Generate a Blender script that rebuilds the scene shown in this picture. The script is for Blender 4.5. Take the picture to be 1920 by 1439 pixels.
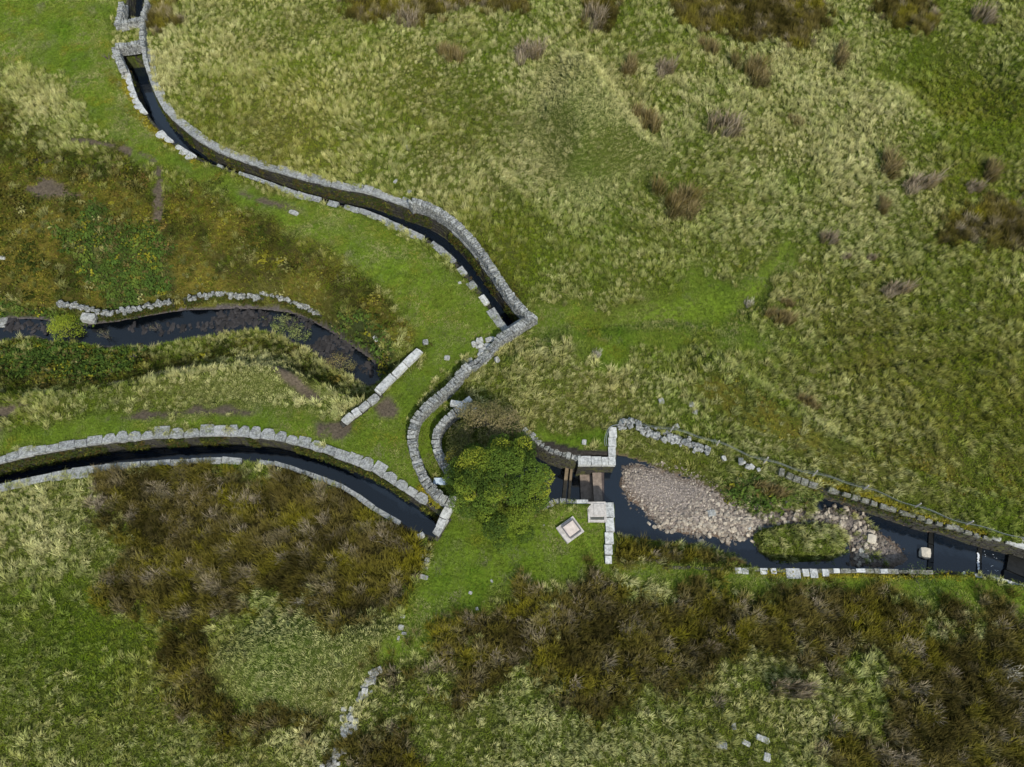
import bpy, bmesh, math, random
import numpy as np
from mathutils import Vector, Matrix

random.seed(11)
RNG = np.random.default_rng(11)
for o in list(bpy.data.objects):
    bpy.data.objects.remove(o)
S = bpy.context.scene
COL = S.collection
rad = math.radians

# ------------------------------------------------------------------ camera
CAM_H, TILT, FPX = 35.0, rad(25.0), 1280.0
cam = bpy.data.cameras.new('drone_camera')
cam.sensor_width = 36.0
cam.lens = FPX / 1920.0 * 36.0
cam.clip_end = 2000.0
cam_o = bpy.data.objects.new('drone_camera', cam)
cam_o.location = (0, 0, CAM_H)
cam_o.rotation_euler = (TILT, 0, 0)
COL.objects.link(cam_o)
S.camera = cam_o

# ------------------------------------------------------------------ light
SUN_DIR = Vector((0.36, -0.93, 0)).normalized()
SUN_EL = rad(45)
w = bpy.data.worlds.new('World')
S.world = w
w.use_nodes = True
nt = w.node_tree
nt.nodes.clear()
sky = nt.nodes.new('ShaderNodeTexSky')
sky.sky_type = 'NISHITA'
sky.sun_disc = False
sky.sun_elevation = SUN_EL
sky.sun_rotation = math.atan2(SUN_DIR.x, SUN_DIR.y)
sky.dust_density = 1.5
bg = nt.nodes.new('ShaderNodeBackground')
bg.inputs[1].default_value = 0.13
wo = nt.nodes.new('ShaderNodeOutputWorld')
bg.inputs[1].default_value = 0.10
cloud = nt.nodes.new('ShaderNodeBackground')          # thin even cloud, the same in every direction
cloud.inputs[0].default_value = (.66, .85, 1.0, 1)
cloud.inputs[1].default_value = 0.34
addsh = nt.nodes.new('ShaderNodeAddShader')
nt.links.new(sky.outputs[0], bg.inputs[0])
nt.links.new(bg.outputs[0], addsh.inputs[0])
nt.links.new(cloud.outputs[0], addsh.inputs[1])
nt.links.new(addsh.outputs[0], wo.inputs[0])
sun = bpy.data.lights.new('sun', 'SUN')
sun.energy = 3.7
sun.angle = rad(2.0)
sun.color = (1.0, 0.96, 0.86)
sun_o = bpy.data.objects.new('sun', sun)
sv = Vector((SUN_DIR.x * math.cos(SUN_EL), SUN_DIR.y * math.cos(SUN_EL), math.sin(SUN_EL)))
sun_o.rotation_euler = sv.to_track_quat('Z', 'Y').to_euler()
sun_o.location = sv * 60
COL.objects.link(sun_o)
S.view_settings.view_transform = 'Standard'
S.view_settings.look = 'None'
S.view_settings.exposure = 0.4
S.view_settings.gamma = 1.0
S.view_settings.use_curve_mapping = False

# ------------------------------------------------------------------ measuring
def P(px, py, z=0.0):
    """the point of the place at height z that was measured at this spot of the survey photo"""
    u = (px - 960.0) / FPX
    v = -(py - 719.5) / FPX
    dx, dy, dz = u, v * math.cos(TILT) + math.sin(TILT), v * math.sin(TILT) - math.cos(TILT)
    s = (z - CAM_H) / dz
    return (dx * s, dy * s)

def PL(pts, z=0.0):
    return np.array([P(a, b, z) for a, b in pts])

def smooth(line, step=0.25, closed=False):
    """Catmull-Rom through the points, resampled evenly"""
    p = np.asarray(line, float)
    n = len(p)
    out = []
    rngi = range(n if closed else n - 1)
    for i in rngi:
        if closed:
            a, b, c, d = p[(i - 1) % n], p[i], p[(i + 1) % n], p[(i + 2) % n]
        else:
            b, c = p[i], p[i + 1]
            a = p[i - 1] if i > 0 else 2 * b - c
            d = p[i + 2] if i + 2 < n else 2 * c - b
        for t in np.linspace(0, 1, 10, endpoint=False):
            out.append(0.5 * ((2 * b) + (-a + c) * t + (2 * a - 5 * b + 4 * c - d) * t * t
                              + (-a + 3 * b - 3 * c + d) * t ** 3))
    if not closed:
        out.append(p[-1])
    return resample(np.array(out), step)

def resample(q, step):
    d = np.r_[0, np.cumsum(np.hypot(*np.diff(q, axis=0).T))]
    n = max(2, int(round(d[-1] / step)) + 1)
    s = np.linspace(0, d[-1], n)
    return np.c_[np.interp(s, d, q[:, 0]), np.interp(s, d, q[:, 1])]

class Path:
    def __init__(self, line, smoothed=True):
        self.q = smooth(line, 0.12) if smoothed else resample(np.asarray(line, float), 0.06)
        self.d = np.r_[0, np.cumsum(np.hypot(*np.diff(self.q, axis=0).T))]
        self.len = self.d[-1]
    def at(self, s):
        x = np.interp(s, self.d, self.q[:, 0]); y = np.interp(s, self.d, self.q[:, 1])
        a, b = max(0, s - .15), min(self.len, s + .15)
        tx = np.interp(b, self.d, self.q[:, 0]) - np.interp(a, self.d, self.q[:, 0])
        ty = np.interp(b, self.d, self.q[:, 1]) - np.interp(a, self.d, self.q[:, 1])
        l = math.hypot(tx, ty) or 1
        return x, y, tx / l, ty / l

# ------------------------------------------------------------------ fields
_tab = {}
def vn(x, y, s, seed=0):
    if seed not in _tab:
        _tab[seed] = np.random.default_rng(1000 + seed).random((128, 128))
    T = _tab[seed]
    xs, ys = x / s + 31.7, y / s + 17.3
    i, j = np.floor(xs).astype(int), np.floor(ys).astype(int)
    f, g = xs - i, ys - j
    f = f * f * (3 - 2 * f); g = g * g * (3 - 2 * g)
    i0, i1, j0, j1 = i & 127, (i + 1) & 127, j & 127, (j + 1) & 127
    return (T[i0, j0] * (1 - f) + T[i1, j0] * f) * (1 - g) + (T[i0, j1] * (1 - f) + T[i1, j1] * f) * g

def fbm(x, y, s, seed=0, n=3):
    a, t, r = 1.0, 0.0, 0.0
    for k in range(n):
        r = r + a * vn(x, y, s, seed + k * 7); t += a; a *= .5; s *= .5
    return r / t

def sst(a, b, x):
    t = np.clip((x - a) / (b - a), 0, 1)
    return t * t * (3 - 2 * t)

def segd(line, x, y, far=6.0):
    line = np.asarray(line)
    far = float(far)
    out = np.full(x.shape, far)
    m = ((x > line[:, 0].min() - far) & (x < line[:, 0].max() + far)
         & (y > line[:, 1].min() - far) & (y < line[:, 1].max() + far))
    if not m.any():
        return out
    xx, yy = x[m], y[m]
    d2 = np.full(xx.shape, far * far)
    for a, b in zip(line[:-1], line[1:]):
        ex, ey = b - a
        L = ex * ex + ey * ey + 1e-12
        t = np.clip(((xx - a[0]) * ex + (yy - a[1]) * ey) / L, 0, 1)
        d2 = np.minimum(d2, (xx - a[0] - t * ex) ** 2 + (yy - a[1] - t * ey) ** 2)
    out[m] = np.sqrt(d2)
    return out

def sdf(poly, x, y, far=6.0):
    """distance to the outline, positive inside"""
    poly = np.asarray(poly)
    d = segd(np.vstack([poly, poly[:1]]), x, y, far)
    inside = np.zeros(x.shape, bool)
    m = ((x > poly[:, 0].min()) & (x < poly[:, 0].max()) & (y > poly[:, 1].min()) & (y < poly[:, 1].max()))
    xx, yy = x[m], y[m]
    ins = np.zeros(xx.shape, bool)
    n = len(poly)
    for i in range(n):
        x0, y0 = poly[i]; x1, y1 = poly[(i + 1) % n]
        if y0 == y1:
            continue
        c = ((y0 > yy) != (y1 > yy)) & (xx < (x1 - x0) * (yy - y0) / (y1 - y0) + x0)
        ins ^= c
    inside[m] = ins
    return np.where(inside, d, -d)

# ------------------------------------------------------------------ survey lines (photo pixels, height)
TOP_R = PL([(273, 92), (277, 137), (287, 167), (305, 202), (333, 232), (373, 264), (423, 290), (477, 309), (530, 325),
            (580, 339), (640, 353), (690, 362), (730, 376), (757, 385), (790, 396), (825, 414), (855, 440), (882, 470),
            (912, 510), (940, 549), (965, 580), (985, 604)], .05)
TOP_L = PL([(222, 97), (240, 130), (248, 157), (260, 187), (280, 217), (300, 240), (323, 263), (353, 283), (380, 297),
            (433, 316), (483, 333), (533, 351), (583, 366), (640, 381), (690, 396), (723, 409), (767, 429), (807, 449),
            (840, 473), (875, 510), (905, 550), (930, 583), (950, 612)], .05)
NORTH_L = PL([(243, -40), (240, 0), (237, 35)], 0)
NORTH_R = PL([(276, -40), (272, 0), (266, 33)], 0)
LOW_U = PL([(-90, 886), (-40, 877), (0, 868), (63, 853), (133, 840), (200, 830), (283, 822), (367, 818), (433, 817), (500, 822), (550, 832),
            (600, 846), (640, 862), (670, 873), (700, 885), (727, 901), (750, 916), (780, 936), (807, 954), (832, 975)], .05)
LOW_L = PL([(-90, 922), (-40, 915), (0, 908), (83, 890), (150, 877), (233, 868), (333, 862), (417, 858), (483, 862), (533, 870),
            (583, 887), (640, 908), (680, 932), (713, 955), (757, 981), (785, 995), (812, 1004)], .05)
CHANNELS = [np.vstack([TOP_L, TOP_R[::-1]]), np.vstack([NORTH_L, NORTH_R[::-1]]), np.vstack([LOW_L, LOW_U[::-1]])]

GUL_RIM = PL([(-200, 440), (-60, 420), (60, 385), (160, 350), (240, 345), (310, 385), (420, 440), (520, 490), (600, 530), (665, 585), (715, 625),
              (752, 655), (772, 664), (706, 733), (690, 748), (650, 748), (590, 715), (520, 690), (420, 690), (300, 715), (150, 742), (-20, 762), (-200, 780)])
GUL_BED = PL([(-200, 605), (-60, 600), (0, 597), (60, 593), (110, 600), (160, 607), (220, 598), (300, 585), (350, 578), (420, 575), (480, 575),
              (540, 582), (585, 597), (620, 618), (655, 642), (695, 668), (716, 692), (714, 718), (688, 725), (650, 702), (612, 684), (580, 656),
              (540, 638), (505, 622), (470, 618), (420, 624), (345, 636), (280, 650), (205, 652), (140, 640), (90, 640), (60, 630), (0, 640), (-60, 635), (-200, 640)], -2.45)
RIV_RIM = PL([(1153, 800), (1200, 806), (1270, 828), (1340, 852), (1400, 868), (1460, 888), (1520, 908), (1560, 921), (1597, 931), (1665, 956), (1738, 981),
              (1785, 991), (1852, 1014), (1920, 1031), (2010, 1060), (2010, 1128), (1920, 1097), (1875, 1085), (1820, 1073), (1700, 1067), (1420, 1063), (1250, 1057), (1152, 1056)], 0)
RIV_BED = PL([(1150, 850), (1205, 866), (1256, 885), (1307, 901), (1343, 922), (1364, 946), (1400, 962), (1450, 962), (1520, 955), (1560, 950), (1600, 948), (1640, 956),
              (1700, 980), (1760, 1002), (1850, 1025), (1920, 1043), (2010, 1074), (2010, 1130), (1920, 1100), (1870, 1085), (1820, 1075), (1700, 1070), (1560, 1070), (1440, 1068), (1405, 1063),
              (1382, 1043), (1340, 1028), (1290, 1018), (1240, 1013), (1170, 1005), (1150, 1000)], -1.2)
GRAVEL = PL([(1167, 880), (1200, 868), (1256, 887), (1307, 903), (1342, 924), (1364, 948), (1398, 964), (1440, 962), (1500, 958), (1560, 955), (1606, 962), (1640, 990),
             (1688, 1030), (1712, 1052), (1660, 1064), (1600, 1060), (1592, 1000), (1520, 975), (1440, 985), (1407, 1000), (1365, 1006), (1307, 998), (1240, 988), (1222, 970), (1192, 938), (1167, 913)], -1.15)
ISLAND = PL([(1413, 1006), (1425, 992), (1460, 984), (1513, 982), (1565, 981), (1588, 1008), (1588, 1036), (1560, 1052), (1500, 1054), (1450, 1050), (1425, 1036)], -1.0)
BASIN_RIM = PL([(975, 805), (1020, 838), (1050, 850), (1085, 858), (1143, 860), (1156, 862), (1156, 944), (1135, 946), (1080, 944), (1040, 946), (1012, 960), (960, 962), (925, 930), (920, 860), (940, 815)])
BASIN_BED = PL([(985, 850), (1030, 858), (1085, 872), (1151, 874), (1151, 940), (1080, 940), (1030, 940), (975, 938), (960, 900), (970, 862)], -1.6)
GUL_MID = PL([(-200, 620), (0, 615), (110, 615), (220, 625), (350, 605), (480, 598), (560, 620), (640, 660), (715, 705)], -2.45)
GUL_MID = GUL_MID[np.argsort(GUL_MID[:, 0])]
def _shift(pts, dx, dy):
    return PL(pts, 0) + np.array([dx, dy])
_NW = [(1560, 921), (1600, 932), (1665, 955), (1738, 980), (1785, 990), (1852, 1013), (1920, 1031), (2010, 1060)]
_SW = [(2010, 1126), (1925, 1097), (1860, 1081), (1812, 1073), (1640, 1068), (1500, 1068), (1440, 1067)]
RIV_RIM = np.vstack([PL([(1153, 800), (1200, 806), (1270, 828), (1340, 852), (1400, 868), (1460, 886), (1520, 905)]), _shift(_NW, .04, .10), _shift(_SW, 0, -.10), PL([(1384, 1066), (1250, 1058), (1152, 1057)])])
RIV_BED = np.vstack([PL([(1150, 850), (1205, 866), (1256, 885), (1307, 901), (1343, 922), (1364, 946), (1400, 962), (1450, 962), (1520, 955)], -1.2), _shift(_NW, 0, .02), _shift(_SW, 0, -.02),
                     PL([(1405, 1063), (1382, 1043), (1340, 1028), (1290, 1018), (1240, 1013), (1170, 1005), (1150, 1000)], -1.2)])
WALL_LINES = {
    'long': PL([(1004, 592), (985, 604), (960, 621), (938, 635), (916, 656), (893, 677), (870, 694), (847, 722), (813, 752), (785, 780), (774, 806), (773, 833), (782, 866), (797, 900), (820, 927), (843, 943)], .6),
    'inner': PL([(878, 764), (856, 772), (833, 791), (819, 814), (820, 842), (832, 868), (847, 893)], .6),
}
MOUNDS = [(PL([(385, 1265), (400, 1210), (480, 1155), (600, 1138), (740, 1160), (765, 1190), (705, 1255), (650, 1335), (540, 1345), (440, 1318)]), .75, 1.6),
          (PL([(1270, 650), (1340, 655), (1480, 740), (1640, 850), (1800, 930), (1750, 945), (1600, 890), (1420, 820), (1300, 720)]), 1.5, 1.7),
          (PL([(1050, 110), (1120, 110), (1180, 200), (1250, 290), (1180, 320), (1060, 330), (990, 240)]), 2.0, 2.6),
          (PL([(880, 660), (1080, 600), (1160, 700), (1080, 800), (950, 780)]), .6, 2.0),
          (PL([(-60, 330), (60, 300), (240, 300), (280, 370), (180, 420), (0, 430)]), .5, 1.2),
          (PL([(1060, 590), (1200, 570), (1400, 540), (1490, 430), (1510, 440), (1450, 560), (1380, 640), (1240, 620), (1080, 640)]), -.6, 1.6),
          (PL([(940, 150), (960, 140), (900, 260), (960, 340), (1050, 430), (1030, 440), (920, 350), (860, 260)]), 1.0, 1.3),
          (PL([(-80, 730), (200, 700), (430, 640), (560, 660), (620, 730), (400, 740), (100, 770), (-80, 780)]), .45, 1.2),
          (PL([(1600, 120), (1760, 260), (1920, 240), (1920, 100), (1750, 60)]), -1.2, 3.0),
          (PL([(1550, 680), (1920, 640), (1920, 670), (1560, 705)]), -.6, .8), (PL([(1480, 620), (1920, 590), (1920, 612), (1490, 645)]), -.55, .8),
          (PL([(300, 130), (640, 60), (700, 240), (520, 280), (380, 240)]), .5, 3.0)]
FLAT_LINES = [TOP_L, TOP_R, LOW_U, LOW_L, NORTH_L, WALL_LINES['long'], WALL_LINES['inner']]

def hgt(x, y):
    x = np.asarray(x, float); y = np.asarray(y, float)
    D = np.full(x.shape, 6.0)
    for L in FLAT_LINES:
        D = np.minimum(D, segd(L, x, y, 4.0))
    k = sst(.6, 3.0, D) * sst(60, 45, np.abs(x)) * sst(75, 58, np.abs(y - 20))
    h = k * (1.5 * (fbm(x, y, 11, 1) - .5) + .22 * (fbm(x, y, 1.6, 2, 2) - .5)) + .05 * (vn(x, y, .6, 3) - .5)
    for poly, a, wd in MOUNDS:
        h = h + a * sst(-.2, wd, sdf(poly, x, y)) * sst(.3, 1.6, D)
    gy = np.interp(x, GUL_MID[:, 0], GUL_MID[:, 1])
    lump = sst(-1.0, 0.5, -np.abs(y - gy - 3.2) + 3.2) * (x < P(760, 640)[0]) * (y > gy + .8)
    h = h + .7 * lump * (fbm(x, y, 1.0, 211) - .5)
    def dig(rim, bed, z, power, deep, noise):
        nonlocal h
        do = sdf(rim, x, y, 12); di = -sdf(bed, x, y, 12)
        inb = di < 0
        t = np.clip(do / (np.maximum(do, 0) + np.maximum(di, 0) + 1e-6), 0, 1)
        t = np.where(inb, 1, np.where(do > 0, t, 0))
        t = t ** (np.where(y > gy, 1.9, .72) if power is None else power)
        hh = h * (1 - t) + z * t
        hh = np.where((t > .02) & (~inb), hh + noise * (fbm(x, y, 1.3, 9) - .5) * np.sin(t * 3.14), hh)
        hh = np.where(inb, z - deep * sst(0, .5, -di) + .35 * deep * (fbm(x, y, .9, 5) - .5), hh)
        h = np.where(do > 0, hh, h)
    dig(GUL_RIM, GUL_BED, -2.5, None, .26, .7)
    dig(BASIN_RIM, BASIN_BED, -2.2, .8, .2, .2)
    dig(RIV_RIM, RIV_BED, -1.24, 1.1, .45, .35)
    g = sst(-.6, .95, sdf(GRAVEL, x, y) + .7 * (fbm(x, y, 1.0, 231) - .5)) * .27
    inr = sdf(RIV_BED, x, y, 3) > -.1
    gz = -1.27 + g + .08 * (fbm(x, y, 1.1, 12) - .5)
    h = np.where(inr & (g > 0), np.maximum(h, gz), h)
    isl = sdf(ISLAND, x, y, 3)
    h = np.where(isl > -.15, np.maximum(h, -1.3 + .62 * sst(-.15, .55, isl)), h)
    for c in CHANNELS:
        h = np.where(sdf(c, x, y, 2) > -.17, -2.3, h)
    return h

def hz(x, y):
    return float(hgt(np.array([x]), np.array([y]))[0])

def PG(px, py):
    """the point of the terrain surveyed at this photo pixel"""
    z = 0.0
    for _ in range(4):
        x, y = P(px, py, z)
        z = hz(x, y)
    return x, y, z

# ------------------------------------------------------------------ vegetation zones (drawn on the ground)
def zone(x, y, pts, soft=.6, wob=1.0, z=0.0, seed=20):
    d = sdf(PL(pts, z), x, y, 5.0)
    d = d + wob * (fbm(x, y, 1.8, seed) - .5) * 2
    return sst(-soft, soft, d)

Z_TURF = [([(-60, -40), (212, -40), (212, 90), (240, 165), (275, 232), (310, 268), (380, 312), (483, 348), (583, 382), (690, 412), (767, 445), (830, 485), (895, 560), (940, 612), (905, 660), (862, 690),
            (800, 752), (770, 790), (768, 830), (790, 905), (822, 960), (790, 945), (725, 898), (640, 855), (540, 822), (430, 806), (280, 812), (130, 828), (0, 855), (-60, 868),
            (-60, 812), (60, 800), (300, 770), (480, 762), (560, 770), (640, 770), (690, 750), (720, 735), (785, 665), (770, 615), (715, 540), (600, 455), (420, 375), (320, 318), (235, 290), (170, 240), (130, 160), (60, 120), (-60, 120)], .5, .8, 0),
          ([(850, 950), (960, 975), (1040, 960), (1080, 950), (1140, 950), (1145, 1060), (1110, 1070), (1000, 1098), (930, 1090), (870, 1150), (800, 1210), (740, 1245), (700, 1260), (660, 1330), (640, 1330), (690, 1250),
            (745, 1180), (770, 1110), (795, 1060), (815, 1005), (835, 975)], .4, .7, 0),
          ([(1140, 1066), (1400, 1069), (1700, 1072), (1810, 1078), (1920, 1105), (2000, 1130), (2000, 1190), (1900, 1160), (1800, 1140), (1700, 1112), (1500, 1110), (1330, 1092), (1200, 1085)], .4, .6, 0),
          ([(1010, 592), (1120, 585), (1250, 545), (1400, 520), (1480, 440), (1500, 450), (1440, 540), (1420, 640), (1350, 665), (1280, 640), (1180, 650), (1120, 680), (1060, 620), (960, 660), (930, 680), (870, 720),
            (820, 800), (800, 850), (830, 920), (800, 880), (785, 830), (790, 790), (850, 730), (880, 700), (930, 650)], 1.3, 2.6, 0),
          ([(1000, 830), (1090, 850), (1140, 845), (1140, 800), (1060, 820), (1010, 790)], .4, .6, 0)]
Z_RUSH = [([(165, 902), (250, 882), (400, 870), (520, 882), (600, 908), (680, 948), (780, 1002), (790, 1060), (770, 1105), (720, 1135), (640, 1140), (560, 1132), (480, 1148), (420, 1188), (382, 1240), (392, 1290), (330, 1285),
            (275, 1215), (232, 1140), (225, 1060), (195, 985)], .5, 1.0),
          ([(378, 1230), (396, 1290), (440, 1325), (520, 1345), (610, 1350), (600, 1375), (500, 1375), (420, 1365), (365, 1330), (335, 1270)], .3, .5),
          ([(872, 1168), (930, 1130), (985, 1095), (1040, 1105), (1085, 1115), (1110, 1068), (1170, 1088), (1250, 1108), (1330, 1092), (1400, 1108), (1520, 1112), (1640, 1108), (1700, 1122), (1775, 1125), (1795, 1155), (1760, 1185),
            (1690, 1195), (1570, 1232), (1470, 1215), (1408, 1180), (1392, 1210), (1335, 1262), (1255, 1300), (1160, 1325), (1060, 1312), (1022, 1260), (1000, 1228), (955, 1238), (930, 1285), (870, 1305), (770, 1292), (712, 1268),
            (730, 1240), (830, 1212), (890, 1225), (905, 1200)], .4, .8),
          ([(1585, 1262), (1700, 1205), (1795, 1165), (1825, 1122), (1905, 1162), (2000, 1210), (2000, 1500), (1640, 1500), (1560, 1400), (1645, 1330), (1610, 1290)], .6, 1.2),
          ([(640, 1500), (650, 1400), (690, 1370), (740, 1385), (765, 1440), (760, 1500)], .4, .6),
          ([(1290, -40), (1545, -40), (1540, 68), (1510, 88), (1455, 68), (1400, 95), (1375, 70), (1310, 78), (1270, 20)], .5, .9),
          ([(640, -40), (1000, -40), (990, 26), (880, 22), (780, 28), (650, 22)], .5, .8),
          ([(1640, -40), (1760, -40), (1735, 62), (1690, 50), (1640, 15)], .5, .8),
          ([(1745, 440), (1775, 405), (1850, 385), (1960, 350), (1960, 470), (1850, 462), (1760, 458)], .4, .6),
          ([(1090, -20), (1160, 0), (1150, 60), (1110, 70)], .5, .8),
          ([(1153, 1012), (1290, 1024), (1340, 1034), (1395, 1058), (1300, 1056), (1153, 1050)], .25, .3),
          ([(278, -20), (330, -20), (340, 40), (300, 60), (280, 40)], .5, .6)]
Z_MOSS = [([(-40, 420), (0, 330), (70, 270), (160, 330), (300, 400), (380, 350), (520, 450), (640, 520), (720, 590), (770, 650), (700, 650), (600, 570), (520, 535), (400, 540), (300, 555), (150, 560), (0, 560)], .8, 1.5, -.8),
          ([(1560, 905), (1640, 930), (1740, 968), (1850, 1000), (1848, 1010), (1740, 980), (1640, 945), (1570, 925)], .2, .2, 0),
          ([(1300, 700), (1380, 730), (1560, 850), (1660, 895), (1640, 905), (1540, 860), (1400, 790), (1310, 730)], .6, .8, 0),
          ([(300, 680), (420, 640), (480, 620), (430, 690), (320, 720), (200, 720), (120, 740), (-40, 770), (-40, 750), (120, 712)], .5, 1.0, -1.0),
          ([(1640, 855), (1900, 870), (1960, 920), (1800, 920), (1690, 900)], .8, 1.2, 0),
          ([(200, 130), (240, 170), (300, 255), (380, 310), (360, 312), (280, 250), (225, 190)], .3, .4, 0),
          ([(1153, 1058), (1420, 1066), (1820, 1072), (1820, 1080), (1500, 1078), (1153, 1066)], .2, .3, 0)]
Z_HEATH = [([(-60, 400), (0, 300), (70, 255), (150, 300), (240, 300), (310, 390), (400, 360), (520, 440), (640, 515), (740, 600), (775, 650), (700, 640), (600, 560), (500, 525), (400, 530), (300, 545), (150, 555), (-60, 560)], .8, 1.3, -.6),
           ([(-60, 200), (20, 180), (40, 260), (0, 300), (-60, 320)], .8, 1.0, 0),
           ([(-60, 650), (150, 650), (300, 660), (480, 612), (560, 640), (640, 720), (690, 745), (640, 750), (520, 660), (440, 640), (330, 690), (180, 730), (-60, 740)], .6, 1.0, -1.0),
           ([(840, 440), (880, 440), (940, 510), (1000, 580), (985, 580), (930, 530), (870, 470)], .5, .5, 0)]
Z_FINE = [([(388, 1265), (402, 1212), (482, 1157), (600, 1140), (740, 1160), (760, 1190), (700, 1250), (650, 1330), (540, 1342), (440, 1312)], .2, .2),
          ([(330, 745), (420, 700), (520, 660), (600, 720), (620, 760), (480, 765)], .6, .8, -.3),
          ([(1000, 150), (1060, 112), (1120, 112), (1180, 200), (1250, 290), (1190, 330), (1130, 400), (1060, 340), (980, 260)], 1.1, 1.6)]
Z_GOLD = [([(1470, 880), (1560, 905), (1640, 930), (1740, 968), (1850, 1000), (1850, 1010), (1740, 980), (1640, 944), (1560, 920)], .12, .15, 0),
          ([(1420, 1069), (1600, 1072), (1820, 1076), (1820, 1086), (1560, 1082), (1420, 1076)], .15, .25, 0),
          ([(232, 135), (246, 160), (275, 215), (305, 250), (370, 300), (362, 304), (295, 258), (262, 222), (228, 165)], .15, .3, 0),
          ([(800, 905), (835, 950), (828, 985), (790, 945), (780, 925)], .3, .4, 0)]
Z_BRAM = [([(120, 440), (180, 425), (290, 440), (335, 480), (330, 530), (290, 555), (210, 560), (150, 520)], .5, 1.2, -1.2),
          ([(-60, 640), (60, 628), (150, 645), (250, 650), (240, 690), (160, 715), (60, 690), (-60, 690)], .5, 1.0, -1.5),
          ([(-60, 560), (0, 560), (100, 575), (180, 590), (100, 600), (-60, 600)], .3, .5, -1.5),
          ([(690, 630), (740, 650), (735, 690), (715, 720), (700, 700), (660, 640)], .3, .5, -1.0),
          ([(1370, 900), (1450, 900), (1540, 935), (1500, 950), (1400, 950), (1370, 930)], .3, .5, -.6),
          ([(620, 600), (680, 640), (720, 680), (730, 640), (680, 600)], .3, .5, -.8)]
Z_BARE = [([(288, 296), (303, 322), (309, 360), (304, 415), (288, 415), (287, 370), (282, 332), (266, 304), (222, 283), (232, 274), (275, 289)], .1, .15, 0),
          ([(130, 258), (170, 262), (220, 276), (218, 281), (165, 270), (130, 268)], .1, .15, 0),
          ([(450, 362), (480, 368), (530, 382), (570, 392), (575, 402), (545, 408), (490, 385), (455, 372)], .35, .5, 0),
          ([(700, 760), (725, 750), (748, 765), (740, 780), (715, 780)], .3, .4, 0),
          ([(590, 792), (640, 788), (655, 800), (640, 818), (600, 815)], .4, .6, 0),
          ([(-20, 808), (120, 792), (250, 775), (350, 766), (480, 772), (480, 778), (350, 776), (200, 793), (100, 805), (-20, 822)], .2, .8, 0),
          ([(60, 300), (110, 300), (112, 312), (70, 318)], .3, .4, 0),
          ([(60, 352), (120, 362), (160, 376), (130, 380), (70, 365)], .35, .9, 0),
          ([(520, 680), (545, 700), (600, 745), (588, 752), (535, 715), (510, 690)], .1, .12, 0),
          ([(150, 708), (240, 705), (350, 668), (352, 674), (250, 716), (160, 720)], .2, .2, -.6),
          ([(-20, 785), (0, 768), (60, 758), (60, 764), (-20, 792)], .2, .3, 0)]
# broad differences between stands of grass: (x, y, radius, pale, green, olive)
BLOBS = [(350, 100, 170, .35, 0, 0), (620, 180, 200, .1, 0, .15), (450, 250, 150, -.15, 0, .45), (560, 290, 90, -.1, 0, .3), (1080, 150, 110, .45, 0, 0), (1160, 260, 110, .35, 0, 0), (930, 300, 130, .2, 0, 0), (1040, 330, 90, .3, -.1, 0),
         (1090, 310, 45, -.2, .4, 0), (1500, 170, 130, .4, -.05, 0), (1680, 210, 110, .4, 0, 0), (1560, 330, 130, .4, 0, 0), (1400, 420, 130, .35, 0, 0), (1440, 300, 60, .3, 0, 0), (1760, 130, 110, -.35, .35, .2),
         (1860, 220, 110, -.4, .3, .35), (1800, 330, 120, -.15, .1, .2), (1480, 330, 40, -.2, .4, 0), (1660, 480, 150, .05, .1, .1), (1850, 540, 150, -.1, .1, .2), (1250, 450, 150, .15, .1, 0), (1150, 480, 120, .05, .15, 0), (930, 430, 90, -.3, .2, .2), (960, 520, 60, -.3, .15, .3),
         (1080, 700, 120, .5, -.2, 0), (980, 770, 60, .3, -.1, .1), (1180, 780, 80, .1, .1, .1), (1300, 600, 130, -.15, .5, 0), (1600, 680, 150, 0, 0, .15), (1700, 800, 180, -.15, -.05, .4), (1880, 760, 150, -.25, 0, .35), (1860, 950, 150, -.15, .3, .1),
         (1400, 860, 80, .15, .1, 0), (560, 1230, 130, .4, .05, -.1), (500, 1270, 60, .1, .1, 0), (80, 980, 120, .45, 0, 0), (150, 1180, 110, -.25, .5, 0), (330, 1290, 110, -.1, 0, .5), (260, 1100, 70, 0, -.1, .4), (100, 1350, 140, .2, .15, 0), (300, 1390, 100, .15, .1, 0), (460, 1400, 80, -.1, 0, .4), (560, 1420, 60, .2, 0, 0),
         (1460, 1240, 90, .45, 0, 0), (1520, 1310, 80, .3, .05, 0), (1040, 1370, 180, .25, -.05, .05), (1280, 1390, 160, .15, -.05, .1), (1600, 1400, 80, -.1, 0, .3), (740, 1130, 60, 0, .3, 0), (830, 1130, 70, .15, .3, 0),
         (60, 180, 90, .1, .1, .1), (170, 200, 70, .2, .15, 0), (90, 240, 80, .3, 0, .1), (420, 360, 60, .2, 0, .1), (470, 700, 110, .55, -.1, 0), (300, 750, 90, .4, .05, 0), (550, 690, 80, .5, 0, 0), (100, 740, 90, .2, .05, .1), (430, 640, 80, .3, 0, .1), (600, 480, 90, -.1, 0, .5), (700, 600, 60, 0, 0, .4), (480, 500, 90, -.1, 0, .4),
         (1250, 860, 70, .1, .25, .1), (60, 60, 100, -.3, .5, -.1), (1420, 1020, 30, 0, .2, .1), (1150, 1250, 90, 0, 0, .1), (1000, 480, 50, -.1, .2, .1), (1890, 60, 80, -.1, .25, .1)]

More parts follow.
